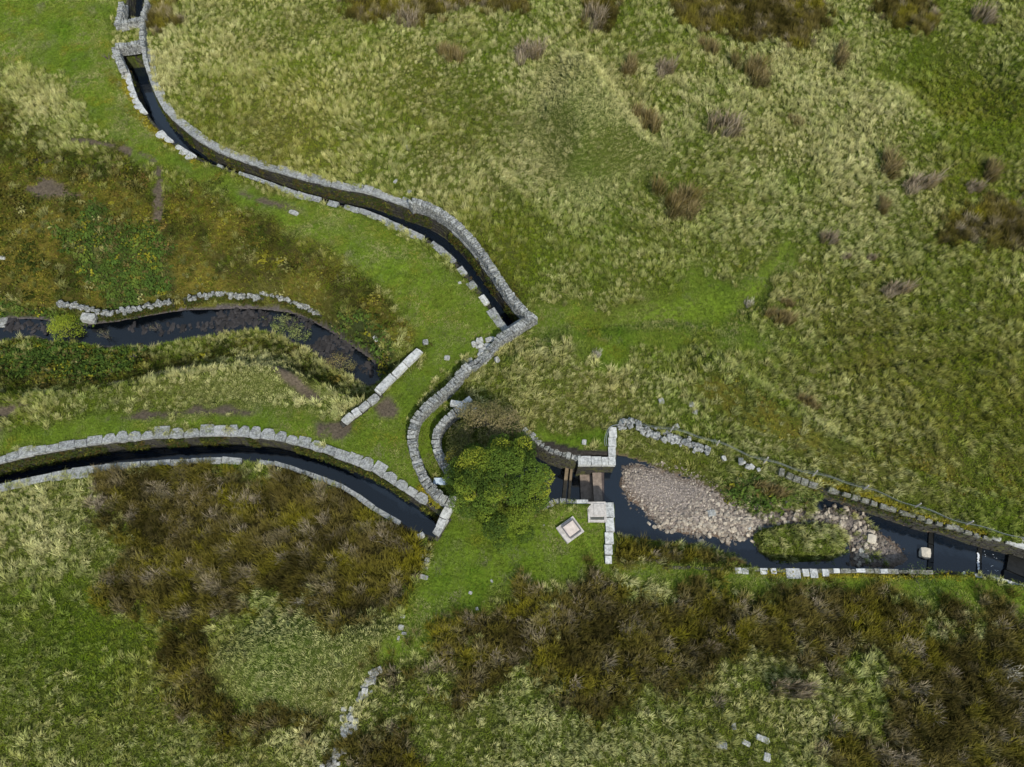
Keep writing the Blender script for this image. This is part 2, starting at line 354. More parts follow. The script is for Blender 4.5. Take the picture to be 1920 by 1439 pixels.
def attributes(x, y):
    pale = .42 + .9 * (fbm(x, y, 3.2, 40) - .5)
    green = .22 + .8 * (fbm(x, y, 2.4, 50) - .5)
    olive = .22 + .7 * (fbm(x, y, 4.0, 60) - .5)
    for bx, by, r, p, g, o in BLOBS:
        cx, cy = P(bx, by)
        sc = (P(bx + 1, by)[0] - cx) * r
        k = np.exp(-((x - cx) ** 2 + (y - cy) ** 2) / (sc * sc))
        pale = pale + p * k; green = green + g * k; olive = olive + o * k
    z = {}
    def mx(lst, seed, has_z=True):
        r = np.zeros(x.shape)
        for i, q in enumerate(lst):
            r = np.maximum(r, zone(x, y, q[0], q[1], q[2], q[3] if len(q) > 3 else 0, seed + i * 3))
        return r
    z['turf'] = mx(Z_TURF, 21); z['rush'] = mx([(q[0], q[1] + .3, q[2] + .9) if i_ != 10 else q for i_, q in enumerate(Z_RUSH)], 22); z['moss'] = mx(Z_MOSS, 23); z['bram'] = mx(Z_BRAM, 24); z['bare'] = mx(Z_BARE, 25)
    z['heath'] = mx(Z_HEATH, 26); z['gold'] = mx(Z_GOLD, 27); z['fine'] = mx(Z_FINE, 28)
    z['moss'] = z['moss'] * sst(.32, .58, fbm(x, y, 1.7, 77))
    z['rivbed'] = (sdf(RIV_BED, x, y, 2) > -.05) & (sdf(ISLAND, x, y, 2) < 0)
    z['gulbed'] = sdf(GUL_BED, x, y, 2) > -.05
    z['basin'] = sdf(BASIN_BED, x, y, 2) > -.3
    z['pale'] = np.clip(pale, 0, 1); z['green'] = np.clip(green, 0, 1); z['olive'] = np.clip(olive, 0, 1)
    return z

def mix(a, b, t):
    return a * (1 - t)[:, None] + np.asarray(b)[None, :] * t[:, None]

# ------------------------------------------------------------------ materials
def mat(name):
    m = bpy.data.materials.new(name)
    m.use_nodes = True
    n = m.node_tree
    n.nodes.clear()
    out = n.nodes.new('ShaderNodeOutputMaterial')
    return m, n, out

def N(n, t, **kw):
    d = n.nodes.new(t)
    for k, v in kw.items():
        if k.startswith('i_'):
            d.inputs[int(k[2:])].default_value = v
        else:
            setattr(d, k, v)
    return d

def principled(n, out, rough=.9, spec=.15):
    b = n.nodes.new('ShaderNodeBsdfPrincipled')
    b.inputs['Roughness'].default_value = rough
    b.inputs['Specular IOR Level'].default_value = spec
    n.links.new(b.outputs[0], out.inputs[0])
    return b

def mixc(n, a, b, f, blend='MIX'):
    m = n.nodes.new('ShaderNodeMix')
    m.data_type = 'RGBA'
    m.blend_type = blend
    for sock, v in ((0, f), (6, a), (7, b)):
        if hasattr(v, 'is_output'):
            n.links.new(v, m.inputs[sock])
        else:
            m.inputs[sock].default_value = v if sock == 0 else (*v, 1)[:4]
    return m.outputs[2]

def noise(n, scale, detail=3, rough=.6, coord=None):
    t = N(n, 'ShaderNodeTexNoise')
    t.inputs['Scale'].default_value = scale
    t.inputs['Detail'].default_value = detail
    t.inputs['Roughness'].default_value = rough
    if coord is not None:
        n.links.new(coord, t.inputs['Vector'])
    return t.outputs[0]

def ramp(n, v, stops):
    r = n.nodes.new('ShaderNodeValToRGB')
    e = r.color_ramp.elements
    while len(e) < len(stops):
        e.new(.5)
    for k, (p, c) in enumerate(stops):
        e[k].position = p
        e[k].color = (*c, 1) if len(c) == 3 else c
    n.links.new(v, r.inputs[0])
    return r.outputs[0]

def bump(n, h, bsdf, strength=.5, dist=.03):
    b = n.nodes.new('ShaderNodeBump')
    b.inputs['Strength'].default_value = strength
    b.inputs['Distance'].default_value = dist
    n.links.new(h, b.inputs['Height'])
    n.links.new(b.outputs[0], bsdf.inputs['Normal'])

def m_ground():
    m, n, out = mat('moor_ground')
    b = principled(n, out, .95, .05)
    a = N(n, 'ShaderNodeAttribute', attribute_name='col')
    g = N(n, 'ShaderNodeNewGeometry')
    f = ramp(n, noise(n, 7.0, 5, .7, g.outputs['Position']), [(.3, (.45, .45, .45)), (.7, (1.5, 1.5, 1.5))])
    c = mixc(n, a.outputs[0], f, 1.0, 'MULTIPLY')
    n.links.new(c, b.inputs['Base Color'])
    bump(n, noise(n, 14, 4, .7, g.outputs['Position']), b, .9, .08)
    return m

def m_blade(source):
    m, n, out = mat('plant_blade_' + source)
    b = principled(n, out, .85, .03)
    c = N(n, 'ShaderNodeAttribute', attribute_name='col')
    if source == 'scatter':
        c.attribute_type = 'INSTANCER'
    t = N(n, 'ShaderNodeAttribute', attribute_name='tip')
    base = mixc(n, c.outputs[0], (.038, .058, .006), .58)  # greener living foot, also darkened to paint shade between the tufts
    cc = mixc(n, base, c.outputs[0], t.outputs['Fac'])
    n.links.new(cc, b.inputs['Base Color'])
    return m

def m_stone(name, c0, c1, lichen=.5, moss=.0, stain=.4):
    m, n, out = mat(name)
    b = principled(n, out, .9, .2)
    g = N(n, 'ShaderNodeNewGeometry')
    oi = N(n, 'ShaderNodeObjectInfo')
    pos = g.outputs['Position']
    c = mixc(n, c0, c1, oi.outputs['Random'])
    blotch = ramp(n, noise(n, 5.5, 5, .7, pos), [(.36, (.35, .35, .36)), (.6, (1.12, 1.12, 1.12))])
    c = mixc(n, c, blotch, stain, 'MULTIPLY')
    lf = ramp(n, noise(n, 11, 4, .75, pos), [(.5, (0, 0, 0)), (.62, (1, 1, 1))])
    lm = N(n, 'ShaderNodeMath', operation='MULTIPLY', i_1=lichen)
    n.links.new(lf, lm.inputs[0])
    c = mixc(n, c, (.46, .46, .43), lm.outputs[0])
    if moss > 0:
        mf = ramp(n, noise(n, 3.1, 4, .7, pos), [(.5, (0, 0, 0)), (.64, (1, 1, 1))])
        mm = N(n, 'ShaderNodeMath', operation='MULTIPLY', i_1=moss)
        n.links.new(mf, mm.inputs[0])
        c = mixc(n, c, (.10, .105, .02), mm.outputs[0])
    n.links.new(c, b.inputs['Base Color'])
    bump(n, noise(n, 18, 4, .7, pos), b, .6, .03)
    return m

def m_plain(name, c, rough=.8, var=.3, scale=8):
    m, n, out = mat(name)
    b = principled(n, out, rough, .2)
    g = N(n, 'ShaderNodeNewGeometry')
    f = ramp(n, noise(n, scale, 4, .7, g.outputs['Position']), [(.3, (1 - var,) * 3), (.7, (1 + var,) * 3)])
    n.links.new(mixc(n, c, f, 1.0, 'MULTIPLY'), b.inputs['Base Color'])
    bump(n, noise(n, scale * 3, 3, .7, g.outputs['Position']), b, .4, .02)
    return m

def m_water(name, tint, bumpy, scale=2.2, body=.2):
    m, n, out = mat(name)
    g = N(n, 'ShaderNodeNewGeometry')
    tr = N(n, 'ShaderNodeBsdfTransparent')
    tr.inputs[0].default_value = (*tint, 1)
    gl = N(n, 'ShaderNodeBsdfGlossy')
    gl.inputs['Roughness'].default_value = .07
    fr = N(n, 'ShaderNodeFresnel')
    fr.inputs[0].default_value = 1.62
    bp = N(n, 'ShaderNodeBump')
    bp.inputs['Strength'].default_value = bumpy
    bp.inputs['Distance'].default_value = .05
    n.links.new(noise(n, scale, 4, .6, g.outputs['Position']), bp.inputs['Height'])
    n.links.new(bp.outputs[0], gl.inputs['Normal'])
    n.links.new(bp.outputs[0], fr.inputs['Normal'])
    df = N(n, 'ShaderNodeBsdfDiffuse')
    df.inputs[0].default_value = (.026, .042, .068, 1)  # blue tone mixed in to imitate sky reflected on the water
    m0 = N(n, 'ShaderNodeMixShader')
    m0.inputs[0].default_value = body
    n.links.new(tr.outputs[0], m0.inputs[1])
    n.links.new(df.outputs[0], m0.inputs[2])
    ms = N(n, 'ShaderNodeMixShader')
    n.links.new(fr.outputs[0], ms.inputs[0])
    n.links.new(m0.outputs[0], ms.inputs[1])
    n.links.new(gl.outputs[0], ms.inputs[2])
    n.links.new(ms.outputs[0], out.inputs[0])
    return m

M_GROUND = m_ground()
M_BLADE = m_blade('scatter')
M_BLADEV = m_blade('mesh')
M_COPE = m_stone('pale_coping_stone', (.165, .17, .165), (.25, .25, .24), .35, .2, .8)
M_WHITE = m_stone('bleached_sandstone', (.34, .34, .325), (.46, .455, .43), .4, .12, .75)
M_DRY = m_stone('lichened_gritstone', (.10, .104, .10), (.25, .25, .235), .55, .18, .85)
M_DARK = m_stone('dark_masonry', (.024, .022, .018), (.044, .041, .034), .06, .5, .7)  # very dark stone for the coursed wall faces
M_RIVER = m_stone('river_cobble', (.19, .155, .12), (.40, .34, .26), .12, .0, .6)
M_BOULD = m_stone('pale_boulder', (.42, .37, .29), (.48, .43, .35), .1, .0, .35)
M_RUBBLE = m_stone('loose_field_stone', (.19, .19, .18), (.34, .335, .31), .45, .14, .6)
M_CONC = m_plain('weathered_concrete', (.36, .33, .30), .9, .3, 6)
M_CONCP = m_plain('pinkish_concrete_lid', (.44, .37, .325), .9, .2, 5)
M_BED = m_plain('stained_weir_concrete', (.19, .15, .12), .8, .35, 4)
M_APRON = m_plain('wet_red_brown_concrete', (.072, .055, .05), .35, .3, 4)
M_IRON = m_plain('rusty_grey_iron', (.13, .125, .13), .6, .3, 9)
M_BLACK = m_plain('black_wet_stone', (.012, .012, .011), .35, .3, 6)
M_TIMBER = m_plain('wet_timber', (.16, .12, .075), .8, .35, 6)
M_WIRE = m_plain('galvanised_wire', (.17, .185, .18), .5, .15, 5)
M_POST = m_plain('weathered_post', (.30, .28, .25), .85, .3, 10)
M_BARK = m_plain('tree_bark', (.10, .085, .065), .9, .4, 7)
M_SLAB = m_plain('blue_grey_slab', (.42, .50, .58), .7, .15, 6)
M_CANAL = m_water('dark_canal_water', (.16, .15, .13), .05, 1.4)
M_POOL = m_water('peaty_river_water', (.17, .13, .12), .12, 2.5)
M_STREAM = m_water('dark_stream_water', (.20, .19, .20), .25, 5.0, .05)  # dark water with the least blue diffuse mixed in

# ------------------------------------------------------------------ object helpers
def tag(o, label=None, cat=None, group=None, kind=None):
    if label: o['label'] = label
    if cat: o['category'] = cat
    if group: o['group'] = group
    if kind: o['kind'] = kind
    return o

def link(name, me, parent=None, loc=(0, 0, 0), rot=(0, 0, 0), scl=(1, 1, 1)):
    o = bpy.data.objects.new(name, me)
    COL.objects.link(o)
    o.location = loc; o.rotation_euler = rot; o.scale = scl
    if parent is not None:
        o.parent = parent
    return o

def empty(name, loc, label, cat, group=None):
    o = link(name, None, None, loc)
    o.empty_display_size = .3
    return tag(o, label, cat, group)

def mesh(name, v, f, m, smooth_=False):
    me = bpy.data.meshes.new(name)
    me.from_pydata([tuple(a) for a in v], [], [tuple(a) for a in f])
    me.materials.append(m)
    if smooth_:
        me.polygons.foreach_set('use_smooth', [True] * len(me.polygons))
    me.update()
    return me

class MB:
    def __init__(self):
        self.v = []; self.f = []
    def box(self, c, dims, rz=0.0, jit=0.0, tilt=0.0, taper=1.0):
        hx, hy, hz_ = dims[0] / 2, dims[1] / 2, dims[2] / 2
        b = len(self.v)
        ca, sa = math.cos(rz), math.sin(rz)
        for sx, sy, sz in ((-1, -1, -1), (1, -1, -1), (1, 1, -1), (-1, 1, -1), (-1, -1, 1), (1, -1, 1), (1, 1, 1), (-1, 1, 1)):
            k = taper if sz > 0 else 1.0
            x = sx * hx * k + random.uniform(-jit, jit); y = sy * hy * k + random.uniform(-jit, jit)
            z = sz * hz_ + random.uniform(-jit, jit) + tilt * x
            self.v.append((c[0] + x * ca - y * sa, c[1] + x * sa + y * ca, c[2] + z))
        for q in ((0, 3, 2, 1), (4, 5, 6, 7), (0, 1, 5, 4), (1, 2, 6, 5), (2, 3, 7, 6), (3, 0, 4, 7)):
            self.f.append(tuple(b + i for i in q))
    def tube(self, pts, r0, r1=None, sides=5):
        r1 = r0 if r1 is None else r1
        pts = [Vector(p) for p in pts]
        b = len(self.v); n = len(pts)
        for i, p in enumerate(pts):
            t = (pts[min(i + 1, n - 1)] - pts[max(i - 1, 0)]).normalized()
            u = t.cross(Vector((0, 0, 1)))
            u = u.normalized() if u.length > .05 else Vector((1, 0, 0))
            w_ = t.cross(u)
            r = r0 + (r1 - r0) * i / (n - 1)
            for k in range(sides):
                a = 2 * math.pi * k / sides
                self.v.append(tuple(p + (u * math.cos(a) + w_ * math.sin(a)) * r))
        for i in range(n - 1):
            for k in range(sides):
                k2 = (k + 1) % sides
                self.f.append((b + i * sides + k, b + i * sides + k2, b + (i + 1) * sides + k2, b + (i + 1) * sides + k))
        self.f.append(tuple(b + k for k in range(sides))[::-1])
        self.f.append(tuple(b + (n - 1) * sides + k for k in range(sides)))
    def build(self, name, m, parent=None, origin=(0, 0, 0), kind=None):
        v = [(a[0] - origin[0], a[1] - origin[1], a[2] - origin[2]) for a in self.v]
        o = link(name, mesh(name, v, self.f, m), parent)
        if kind: o['kind'] = kind
        return o

def stone_mesh(name, m, rnd=.25, jit=.05, seed=0, plan=None):
    """a rough stone in a unit box; plan shapes its outline (x, y in -1..1 -> x, y)"""
    r = random.Random(seed)
    bm = bmesh.new()
    bmesh.ops.create_cube(bm, size=2.0)
    bmesh.ops.subdivide_edges(bm, edges=bm.edges[:], cuts=1, use_grid_fill=True)
    for v in bm.verts:
        p = v.co.copy()
        s = p.normalized() * 1.25
        p = p.lerp(s, rnd)
        if plan:
            p.x, p.y = plan(p.x, p.y)
        p += Vector((r.uniform(-1, 1), r.uniform(-1, 1), r.uniform(-1, 1))) * jit
        v.co = p * .5
    me = bpy.data.meshes.new(name)
    bm.to_mesh(me); bm.free()
    me.materials.append(m)
    return me

SLABS = [stone_mesh('slab', M_COPE, .10, .06, k) for k in range(6)]
ROUNDS = [stone_mesh('round_back', M_COPE, .12, .06, 20 + k, lambda x, y: (x * (1 - .38 * max(0, y)), y * (1 + .18 * (1 - abs(x))) )) for k in range(6)]
POINTS = [stone_mesh('pointed_back', M_COPE, .12, .08, 40 + k, lambda x, y: (x * (1 - .5 * max(0, y)) + .15 * max(0, y), y)) for k in range(4)]
COPES = [stone_mesh('cope', M_DRY, .22, .10, 60 + k) for k in range(7)]
WHITES = [stone_mesh('dressed_block', M_WHITE, .06, .025, 80 + k) for k in range(4)]
COBBLES = [stone_mesh('cobble', M_RIVER, .55, .17, 100 + k) for k in range(8)]
RUBBLES = [stone_mesh('rubble', M_RUBBLE, .3, .14, 120 + k) for k in range(7)]
WPOINTS = [stone_mesh('white_pointed', M_WHITE, .12, .09, 180 + k, lambda x, y: (x * (1 - .5 * max(0, y)) + .15 * max(0, y), y)) for k in range(4)]
WCOPE = [stone_mesh('white_cope', M_WHITE, .10, .06, 140 + k) for k in range(5)]
M_MOSSY = m_stone('mossy_wall_stone', (.07, .068, .05), (.15, .145, .12), .3, .5, .7)
MOSSY = [stone_mesh('mossy_stone', M_MOSSY, .18, .09, 190 + k) for k in range(5)]
BOULDERS = [stone_mesh('boulder', M_BOULD, .45, .12, 160 + k) for k in range(3)]

def masonry(path, z_top, z_bot, thick, out_sign, course=.24, lo=.35, hi=.7, batter=.08, recess=.03, top=None):
    """coursed stonework behind the inner edge of a channel; out_sign points away from the water"""
    mb = MB()
    z = z_top
    while z > z_bot + .02:
        hgt_ = min(course * random.uniform(.85, 1.15), z - z_bot)
        s = random.uniform(-.3, 0)
        while s < path.len:
            L = random.uniform(lo, hi)
            mid = min(max(s + L / 2, .01), path.len - .01)
            x, y, tx, ty = path.at(mid)
            nx, ny = -ty * out_sign, tx * out_sign
            off = recess + random.uniform(-.02, .025) - batter * (z_top - z) + thick / 2
            mb.box((x + nx * off, y + ny * off, z - hgt_ / 2), (L - .025, thick, hgt_ - .025), math.atan2(ty, tx), .012)
            s += L
        z -= hgt_
    return mb

def canal_wall(label, line, out_sign, z_top, z_bot, cope_w, cope_l, shapes, gap=0.0, skip=None, cope_t=.20, group=None, thick=.45, mat_cope=None):
    path = Path(line)
    x0, y0, _, _ = path.at(path.len / 2)
    root = empty('canal_wall', (x0, y0, 0), label, 'canal wall', group)
    mb = masonry(path, z_top - cope_t + .01, z_bot, thick, out_sign)
    mb.build('masonry', M_DARK, root, (x0, y0, 0), 'stuff')
    s = 0.0
    while s < path.len - .15:
        L = random.uniform(*cope_l)
        f = s / path.len
        x, y, tx, ty = path.at(min(s + L / 2, path.len))
        if not (skip and skip(f)) and random.random() > gap:
            w_ = (cope_w(f) if callable(cope_w) else cope_w) * random.uniform(.74, 1.22)
            nx, ny = -ty * out_sign, tx * out_sign
            inner = random.uniform(-.03, .0)
            me = random.choice(shapes(f) if callable(shapes) else shapes)
            ang = math.atan2(ty, tx) + (0 if out_sign > 0 else math.pi)
            link('coping_stone', me, root, (x + nx * (w_ / 2 + inner) - x0, y + ny * (w_ / 2 + inner) - y0, z_top - cope_t / 2 + random.uniform(-.015, .02)),
                 (random.uniform(-.03, .03), random.uniform(-.03, .03), ang + random.uniform(-.05, .05)), (L * 1.0 - .014, w_, cope_t))
        s += L
    return root

def drystone(label, line, height, width, group=None, cope=(.15, .26), gaps=None, z0=None, body=True, cope_h=.24, smoothed=True, meshes=None, low=None, body_mat=None):
    width *= .84
    path = Path(line, smoothed)
    x0, y0, _, _ = path.at(path.len / 2)
    zz = 0.0 if z0 is None else z0
    root = empty('dry_stone_wall', (x0, y0, zz), label, 'stone wall', group)
    mb = MB()
    bh = height - cope_h
    z = -.15 if low is None else low
    while body and z < bh - .04:
        ch = min(random.uniform(.11, .17), bh - z)
        k = .5 + .5 * (1 - z / max(bh, .1)) * .25
        s = 0.0
        while s < path.len:
            L = random.uniform(.18, .4)
            f = s / path.len
            hl = 1.0 if not gaps else gaps(f)
            if z < bh * hl:
                x, y, tx, ty = path.at(min(s + L / 2, path.len))
                for sd in (-1, 1):
                    off = sd * (width * (.25 + .12 * (1 - max(z, 0) / max(bh, .1))) + random.uniform(-.02, .02))
                    mb.box((x - ty * off - x0, y + tx * off - y0, z + ch / 2), (L - .02, width * .5, ch - .012), math.atan2(ty, tx) + random.uniform(-.06, .06), .015)
            s += L
        z += ch
    if body:
        o = mb.build('stone_courses', body_mat or M_DRY, root); o['kind'] = 'stuff'
    s = 0.0
    while s < path.len:
        L = random.uniform(*cope)
        f = s / path.len
        hl = 1.0 if not gaps else gaps(f)
        if hl > .93:
            x, y, tx, ty = path.at(min(s + L / 2, path.len))
            link('cope_stone', random.choice(meshes or COPES), root, (x - x0 + random.uniform(-.02, .02), y - y0 + random.uniform(-.02, .02), bh * hl + cope_h / 2 + random.uniform(-.02, .03)),
                 (random.uniform(-.12, .12), random.uniform(-.25, .25), math.atan2(ty, tx) + random.uniform(-.14, .14)),
                 (L * random.uniform(.8, 1.0), width * random.uniform(.9, 1.25), cope_h * random.uniform(.8, 1.3)))
        s += L
    return root

# ------------------------------------------------------------------ the ground
def ground():
    fx = np.arange(-46, 46.01, .17); fy = np.arange(-7, 56.01, .17)
    xs = np.r_[-900, -300, -120, -70, -52, fx, 52, 70, 120, 300, 900]
    ys = np.r_[-900, -300, -100, -40, -15, fy, 62, 75, 120, 300, 900]
    X, Y = np.meshgrid(xs, ys)
    x, y = X.ravel(), Y.ravel()
    h = hgt(x, y)
    z = attributes(x, y)
    g = np.tile(np.array([[.034, .05, .006]]), (len(x), 1))  # base tone darkened, shade of the gaps between tussocks painted in
    g = mix(g, (.07, .075, .018), z['pale'] * .5)
    g = mix(g, (.04, .07, .006), z['green'] * .7)
    g = mix(g, (.085, .07, .022), z['olive'] * .7)
    g = mix(g, (.09, .135, .012), z['turf'] * .9)
    g = mix(g, (.032, .028, .008), z['heath'] * .85)
    g = mix(g, (.028, .022, .008), z['rush'] * .9)
    g = mix(g, (.15, .125, .015), z['gold'] * .9)
    g = mix(g, (.11, .09, .015), z['moss'] * .7)
    g = mix(g, (.035, .045, .014), z['bram'] * .9)
    bare = np.clip(z['bare'] * 1.4, 0, 1) * sst(.22, .46, fbm(x, y, .8, 90))
    g = mix(g, (.088, .069, .048), bare)
    wet = z['rivbed'].astype(float)
    g = mix(g, (.11, .078, .055), wet)
    gd = sst(-.1, .5, sdf(GRAVEL, x, y, 2)) * wet
    g = mix(g, (.19, .162, .142), gd * .9)
    g = mix(g, (.075, .065, .062), z['gulbed'].astype(float))
    g = mix(g, (.03, .026, .022), z['basin'].astype(float))
    chan = np.zeros(len(x))
    for c in CHANNELS:
        chan = np.maximum(chan, (sdf(c, x, y, 2) > -.1).astype(float))
    g = mix(g, (.03, .028, .022), chan)
    nx, ny = len(xs), len(ys)
    idx = np.arange(nx * ny).reshape(ny, nx)
    q = np.stack([idx[:-1, :-1], idx[:-1, 1:], idx[1:, 1:], idx[1:, :-1]], -1).reshape(-1, 4)
    me = bpy.data.meshes.new('ground')
    me.vertices.add(len(x)); me.vertices.foreach_set('co', np.c_[x, y, h].ravel())
    me.loops.add(q.size); me.loops.foreach_set('vertex_index', q.ravel())
    me.polygons.add(len(q)); me.polygons.foreach_set('loop_start', np.arange(0, q.size, 4)); me.polygons.foreach_set('loop_total', np.full(len(q), 4))
    me.update(calc_edges=True)
    me.polygons.foreach_set('use_smooth', np.ones(len(q), bool))
    a = me.color_attributes.new('col', 'FLOAT_COLOR', 'POINT')
    a.data.foreach_set('color', np.c_[g, np.ones(len(g))].ravel())
    me.materials.append(M_GROUND)
    o = link('ground', me)
    tag(o, 'rolling moorland ground under the grass with gully and river channel cut into it', None, None, 'structure')

ground()

def water(name, pts, z, m, label):
    v = [(a, b, 0) for a, b in pts]
    me = mesh(name, v, [tuple(range(len(v)))], m)
    if me.polygons[0].normal.z < 0:
        me.flip_normals()
    o = link(name, me, None, (0, 0, z))
    tag(o, label, None, None, 'structure')

def strip(name, A, B, z, m, label):
    a = resample(smooth(A, .3), .3); b = resample(smooth(B, .3), .3)
    n = min(len(a), len(b))
    def rs(q):
        d = np.linspace(0, 1, len(q)); t = np.linspace(0, 1, n)
        return np.c_[np.interp(t, d, q[:, 0]), np.interp(t, d, q[:, 1])]
    a, b = rs(a), rs(b)
    dirn = b - a
    dirn /= np.hypot(*dirn.T)[:, None] + 1e-9
    a = a - dirn * .3; b = b + dirn * .3
    v = [(p[0], p[1], 0) for p in a] + [(p[0], p[1], 0) for p in b]
    f = [(i, i + 1, n + i + 1, n + i) for i in range(n - 1)]
    me = mesh(name, v, f, m)
    if me.polygons[0].normal.z < 0:
        me.flip_normals()
    o = link(name, me, None, (0, 0, z))
    tag(o, label, None, None, 'structure')

strip('canal_water', TOP_L, TOP_R, -1.45, M_CANAL, 'dark still water in the curving upper stone channel')
strip('canal_water', LOW_L, LOW_U, -1.4, M_CANAL, 'dark blue water in the lower stone channel')
strip('canal_water', NORTH_L, NORTH_R, -1.1, M_CANAL, 'dark water beyond the grassed bridge at the top')
water('stream_water', smooth(PL([(-200, 590), (0, 585), (60, 582), (160, 595), (300, 575), (420, 565), (540, 570), (600, 590), (700, 655), (730, 690), (722, 730), (685, 735), (610, 695), (570, 668), (500, 634), (420, 638), (280, 664), (140, 652), (0, 654), (-200, 664)], -2.5), .5, True), -2.54, M_STREAM, 'shallow dark water over rock in the gully')
water('river_water', PL([(1133, 840), (1205, 850), (1307, 885), (1400, 940), (1600, 930), (1700, 965), (1744, 985), (1740, 1074), (1560, 1076), (1400, 1070), (1340, 1040), (1200, 1020), (1133, 1020)], -1.2), -1.2, M_POOL, 'peaty brown and blue water of the pool above the weir')
water('river_water', PL([(1752, 985), (1838, 1010), (1836, 1085), (1750, 1078)], -1.1), -1.1, M_POOL, 'dark water between the two low steps on the right')
water('basin_water', PL([(880, 830), (1000, 845), (1089, 866), (1089, 945), (1000, 955), (900, 940)], -1.9), -1.9, M_CANAL, 'black water in the basin below the weir')

# ------------------------------------------------------------------ canal walls
canal_wall('curving right-hand wall of the upper channel topped with broad grey coping', TOP_R[:15], 1, .08, -2.1, .52, (.5, .85), lambda f: SLABS + SLABS + ROUNDS[:3], .0)
canal_wall('lower half of the upper channel wall carrying the lichened parapet', TOP_R[13:], 1, .05, -2.1, .5, (.4, .7), SLABS, .1)
canal_wall('left-hand wall of the upper channel with white stones half lost in turf', TOP_L, -1, .06, -2.1,
           lambda f: .5 if f < .32 else (.26 if f < .5 else .46), (.42, .75), lambda f: WPOINTS if f < .34 else (WCOPE + SLABS if f > .9 else SLABS), .12, lambda f: .33 < f < .42 and random.random() < .5)
canal_wall('upper bank wall of the lower channel edged with rounded pointed coping', LOW_U, 1, .08, -2.0,
           lambda f: .48 if f < .33 else .55, (.55, .85), lambda f: SLABS if f < .28 else ROUNDS + POINTS + SLABS[:3], .0, lambda f: f > .94)
canal_wall('lower bank wall of the lower channel with narrow pale coping', LOW_L, -1, .08, -2.0,
           lambda f: .52 if f < .25 else (.36 if f < .6 else .26), (.6, 1.1), SLABS, .02, lambda f: f > .93, thick=.3)
canal_wall('left wall of the channel north of the grass bridge', NORTH_L, -1, .05, -1.8, .35, (.4, .6), SLABS, .3)
canal_wall('right wall of the channel north of the grass bridge', NORTH_R, 1, .05, -1.8, .3, (.4, .6), SLABS, .2)
# end walls under the parapets
def end_wall(label, line, sgn):
    p = Path(line, False)
    x0, y0, _, _ = p.at(p.len / 2)
    root = empty('culvert_head', (x0, y0, 0), label, 'culvert')
    masonry(p, .1, -2.0, .22, sgn, .22).build('masonry', M_DARK, root, (x0, y0, 0), 'stuff')
    L = p.len; x, y, tx, ty = p.at(L / 2)
    link('lintel', SLABS[0], root, (0, 0, .15), (0, 0, math.atan2(ty, tx)), (L * .9, .4, .22))
end_wall('stone culvert head closing the upper channel under the long wall', PL([(992, 598), (944, 628)]), 1)
end_wall('stone culvert head under the grass bridge at the top', PL([(218, 95), (276, 88)]), 1)
end_wall('stone end of the lower channel below the pale coping', PL([(838, 972), (816, 1006)]), 1)

# ------------------------------------------------------------------ dry stone walls
drystone('curved lichened parapet wall along the lower right bank of the upper channel', PL([(768, 381), (777, 377), (807, 386), (840, 406), (867, 429), (893, 459), (917, 492), (942, 530), (967, 565), (994, 592)], .75), .75, .46, cope=(.14, .2))
drystone('long snaking wall from the channel end past the tree, collapsed at its middle', WALL_LINES['long'], .7, .5, gaps=lambda f: 1.0 if f < .19 or f > .33 else (.45 if .22 < f < .30 else .8))
drystone('short inner curved wall left of the tree', WALL_LINES['inner'], .7, .46)
drystone('dry stone enclosure wall at the top edge, hooked shape', PL([(227, 4), (224, 25), (219, 43)], .6), .6, .45, smoothed=False, group=None)
drystone('short cross wall on the north side of the grass bridge', PL([(221, 43), (245, 37), (265, 35)], .6), .6, .4, smoothed=False)
drystone('cross wall on the south side of the grass bridge', PL([(262, 79), (240, 83), (216, 86)], .6), .6, .4, smoothed=False)
drystone('broken side wall running down from the bridge cross wall', PL([(215, 88), (221, 108), (229, 128)], .45), .45, .5, smoothed=False)
drystone('narrow parapet wall on the right of the grass bridge', PL([(275, 2), (272, 14), (267, 30), (265, 60), (266, 86)], .6), .6, .34)
drystone('lower slab-topped parapet continuing to the channel coping', PL([(268, 88), (271, 105), (276, 128)], .35), .35, .3, cope=(.5, .8), meshes=SLABS)
drystone('retaining wall top curving from the tree to the weir block', PL([(976, 800), (1000, 818), (1025, 838), (1052, 849), (1083, 858)], .1), .1, .4, low=-1.9, cope=(.18, .34), cope_h=.2, body_mat=M_DARK)
drystone('small curved stone wall between the tree and the lower weir block', PL([(1024, 960), (1032, 947), (1050, 940), (1078, 945)], .15), .15, .38, low=-1.9, cope=(.17, .26), cope_h=.22, body_mat=M_DARK)

# coping tail by the lower channel end
def slab_run(name, label, cat, line, z, width, lens, meshes, thick=.25, base=None, gap=.03, tone=None, matb=None, jitter=.03):
    p = Path(line, False)
    x0, y0, _, _ = p.at(p.len / 2)
    root = empty(name, (x0, y0, z - thick), label, cat)
    s, k = 0.0, 0
    while s < p.len - .1:
        L = lens[k % len(lens)] if isinstance(lens, list) else random.uniform(*lens)
        L = min(L, p.len - s)
        x, y, tx, ty = p.at(s + L / 2)
        link('coping_slab', random.choice(meshes), root, (x - x0, y - y0, thick / 2 + random.uniform(-.02, .02)), (random.uniform(-.02, .02), random.uniform(-.02, .02), math.atan2(ty, tx) + random.uniform(-jitter, jitter)),
             (L - gap, width * random.uniform(.92, 1.08), thick))
        s += L; k += 1
    if base is not None:
        mb = masonry(p, z - thick + .01, base, width * .8, 1, .24, recess=-width * .4, batter=.02)
        mb.build('masonry', matb or M_DARK, root, (x0, y0, z - thick), 'stuff')
    return root

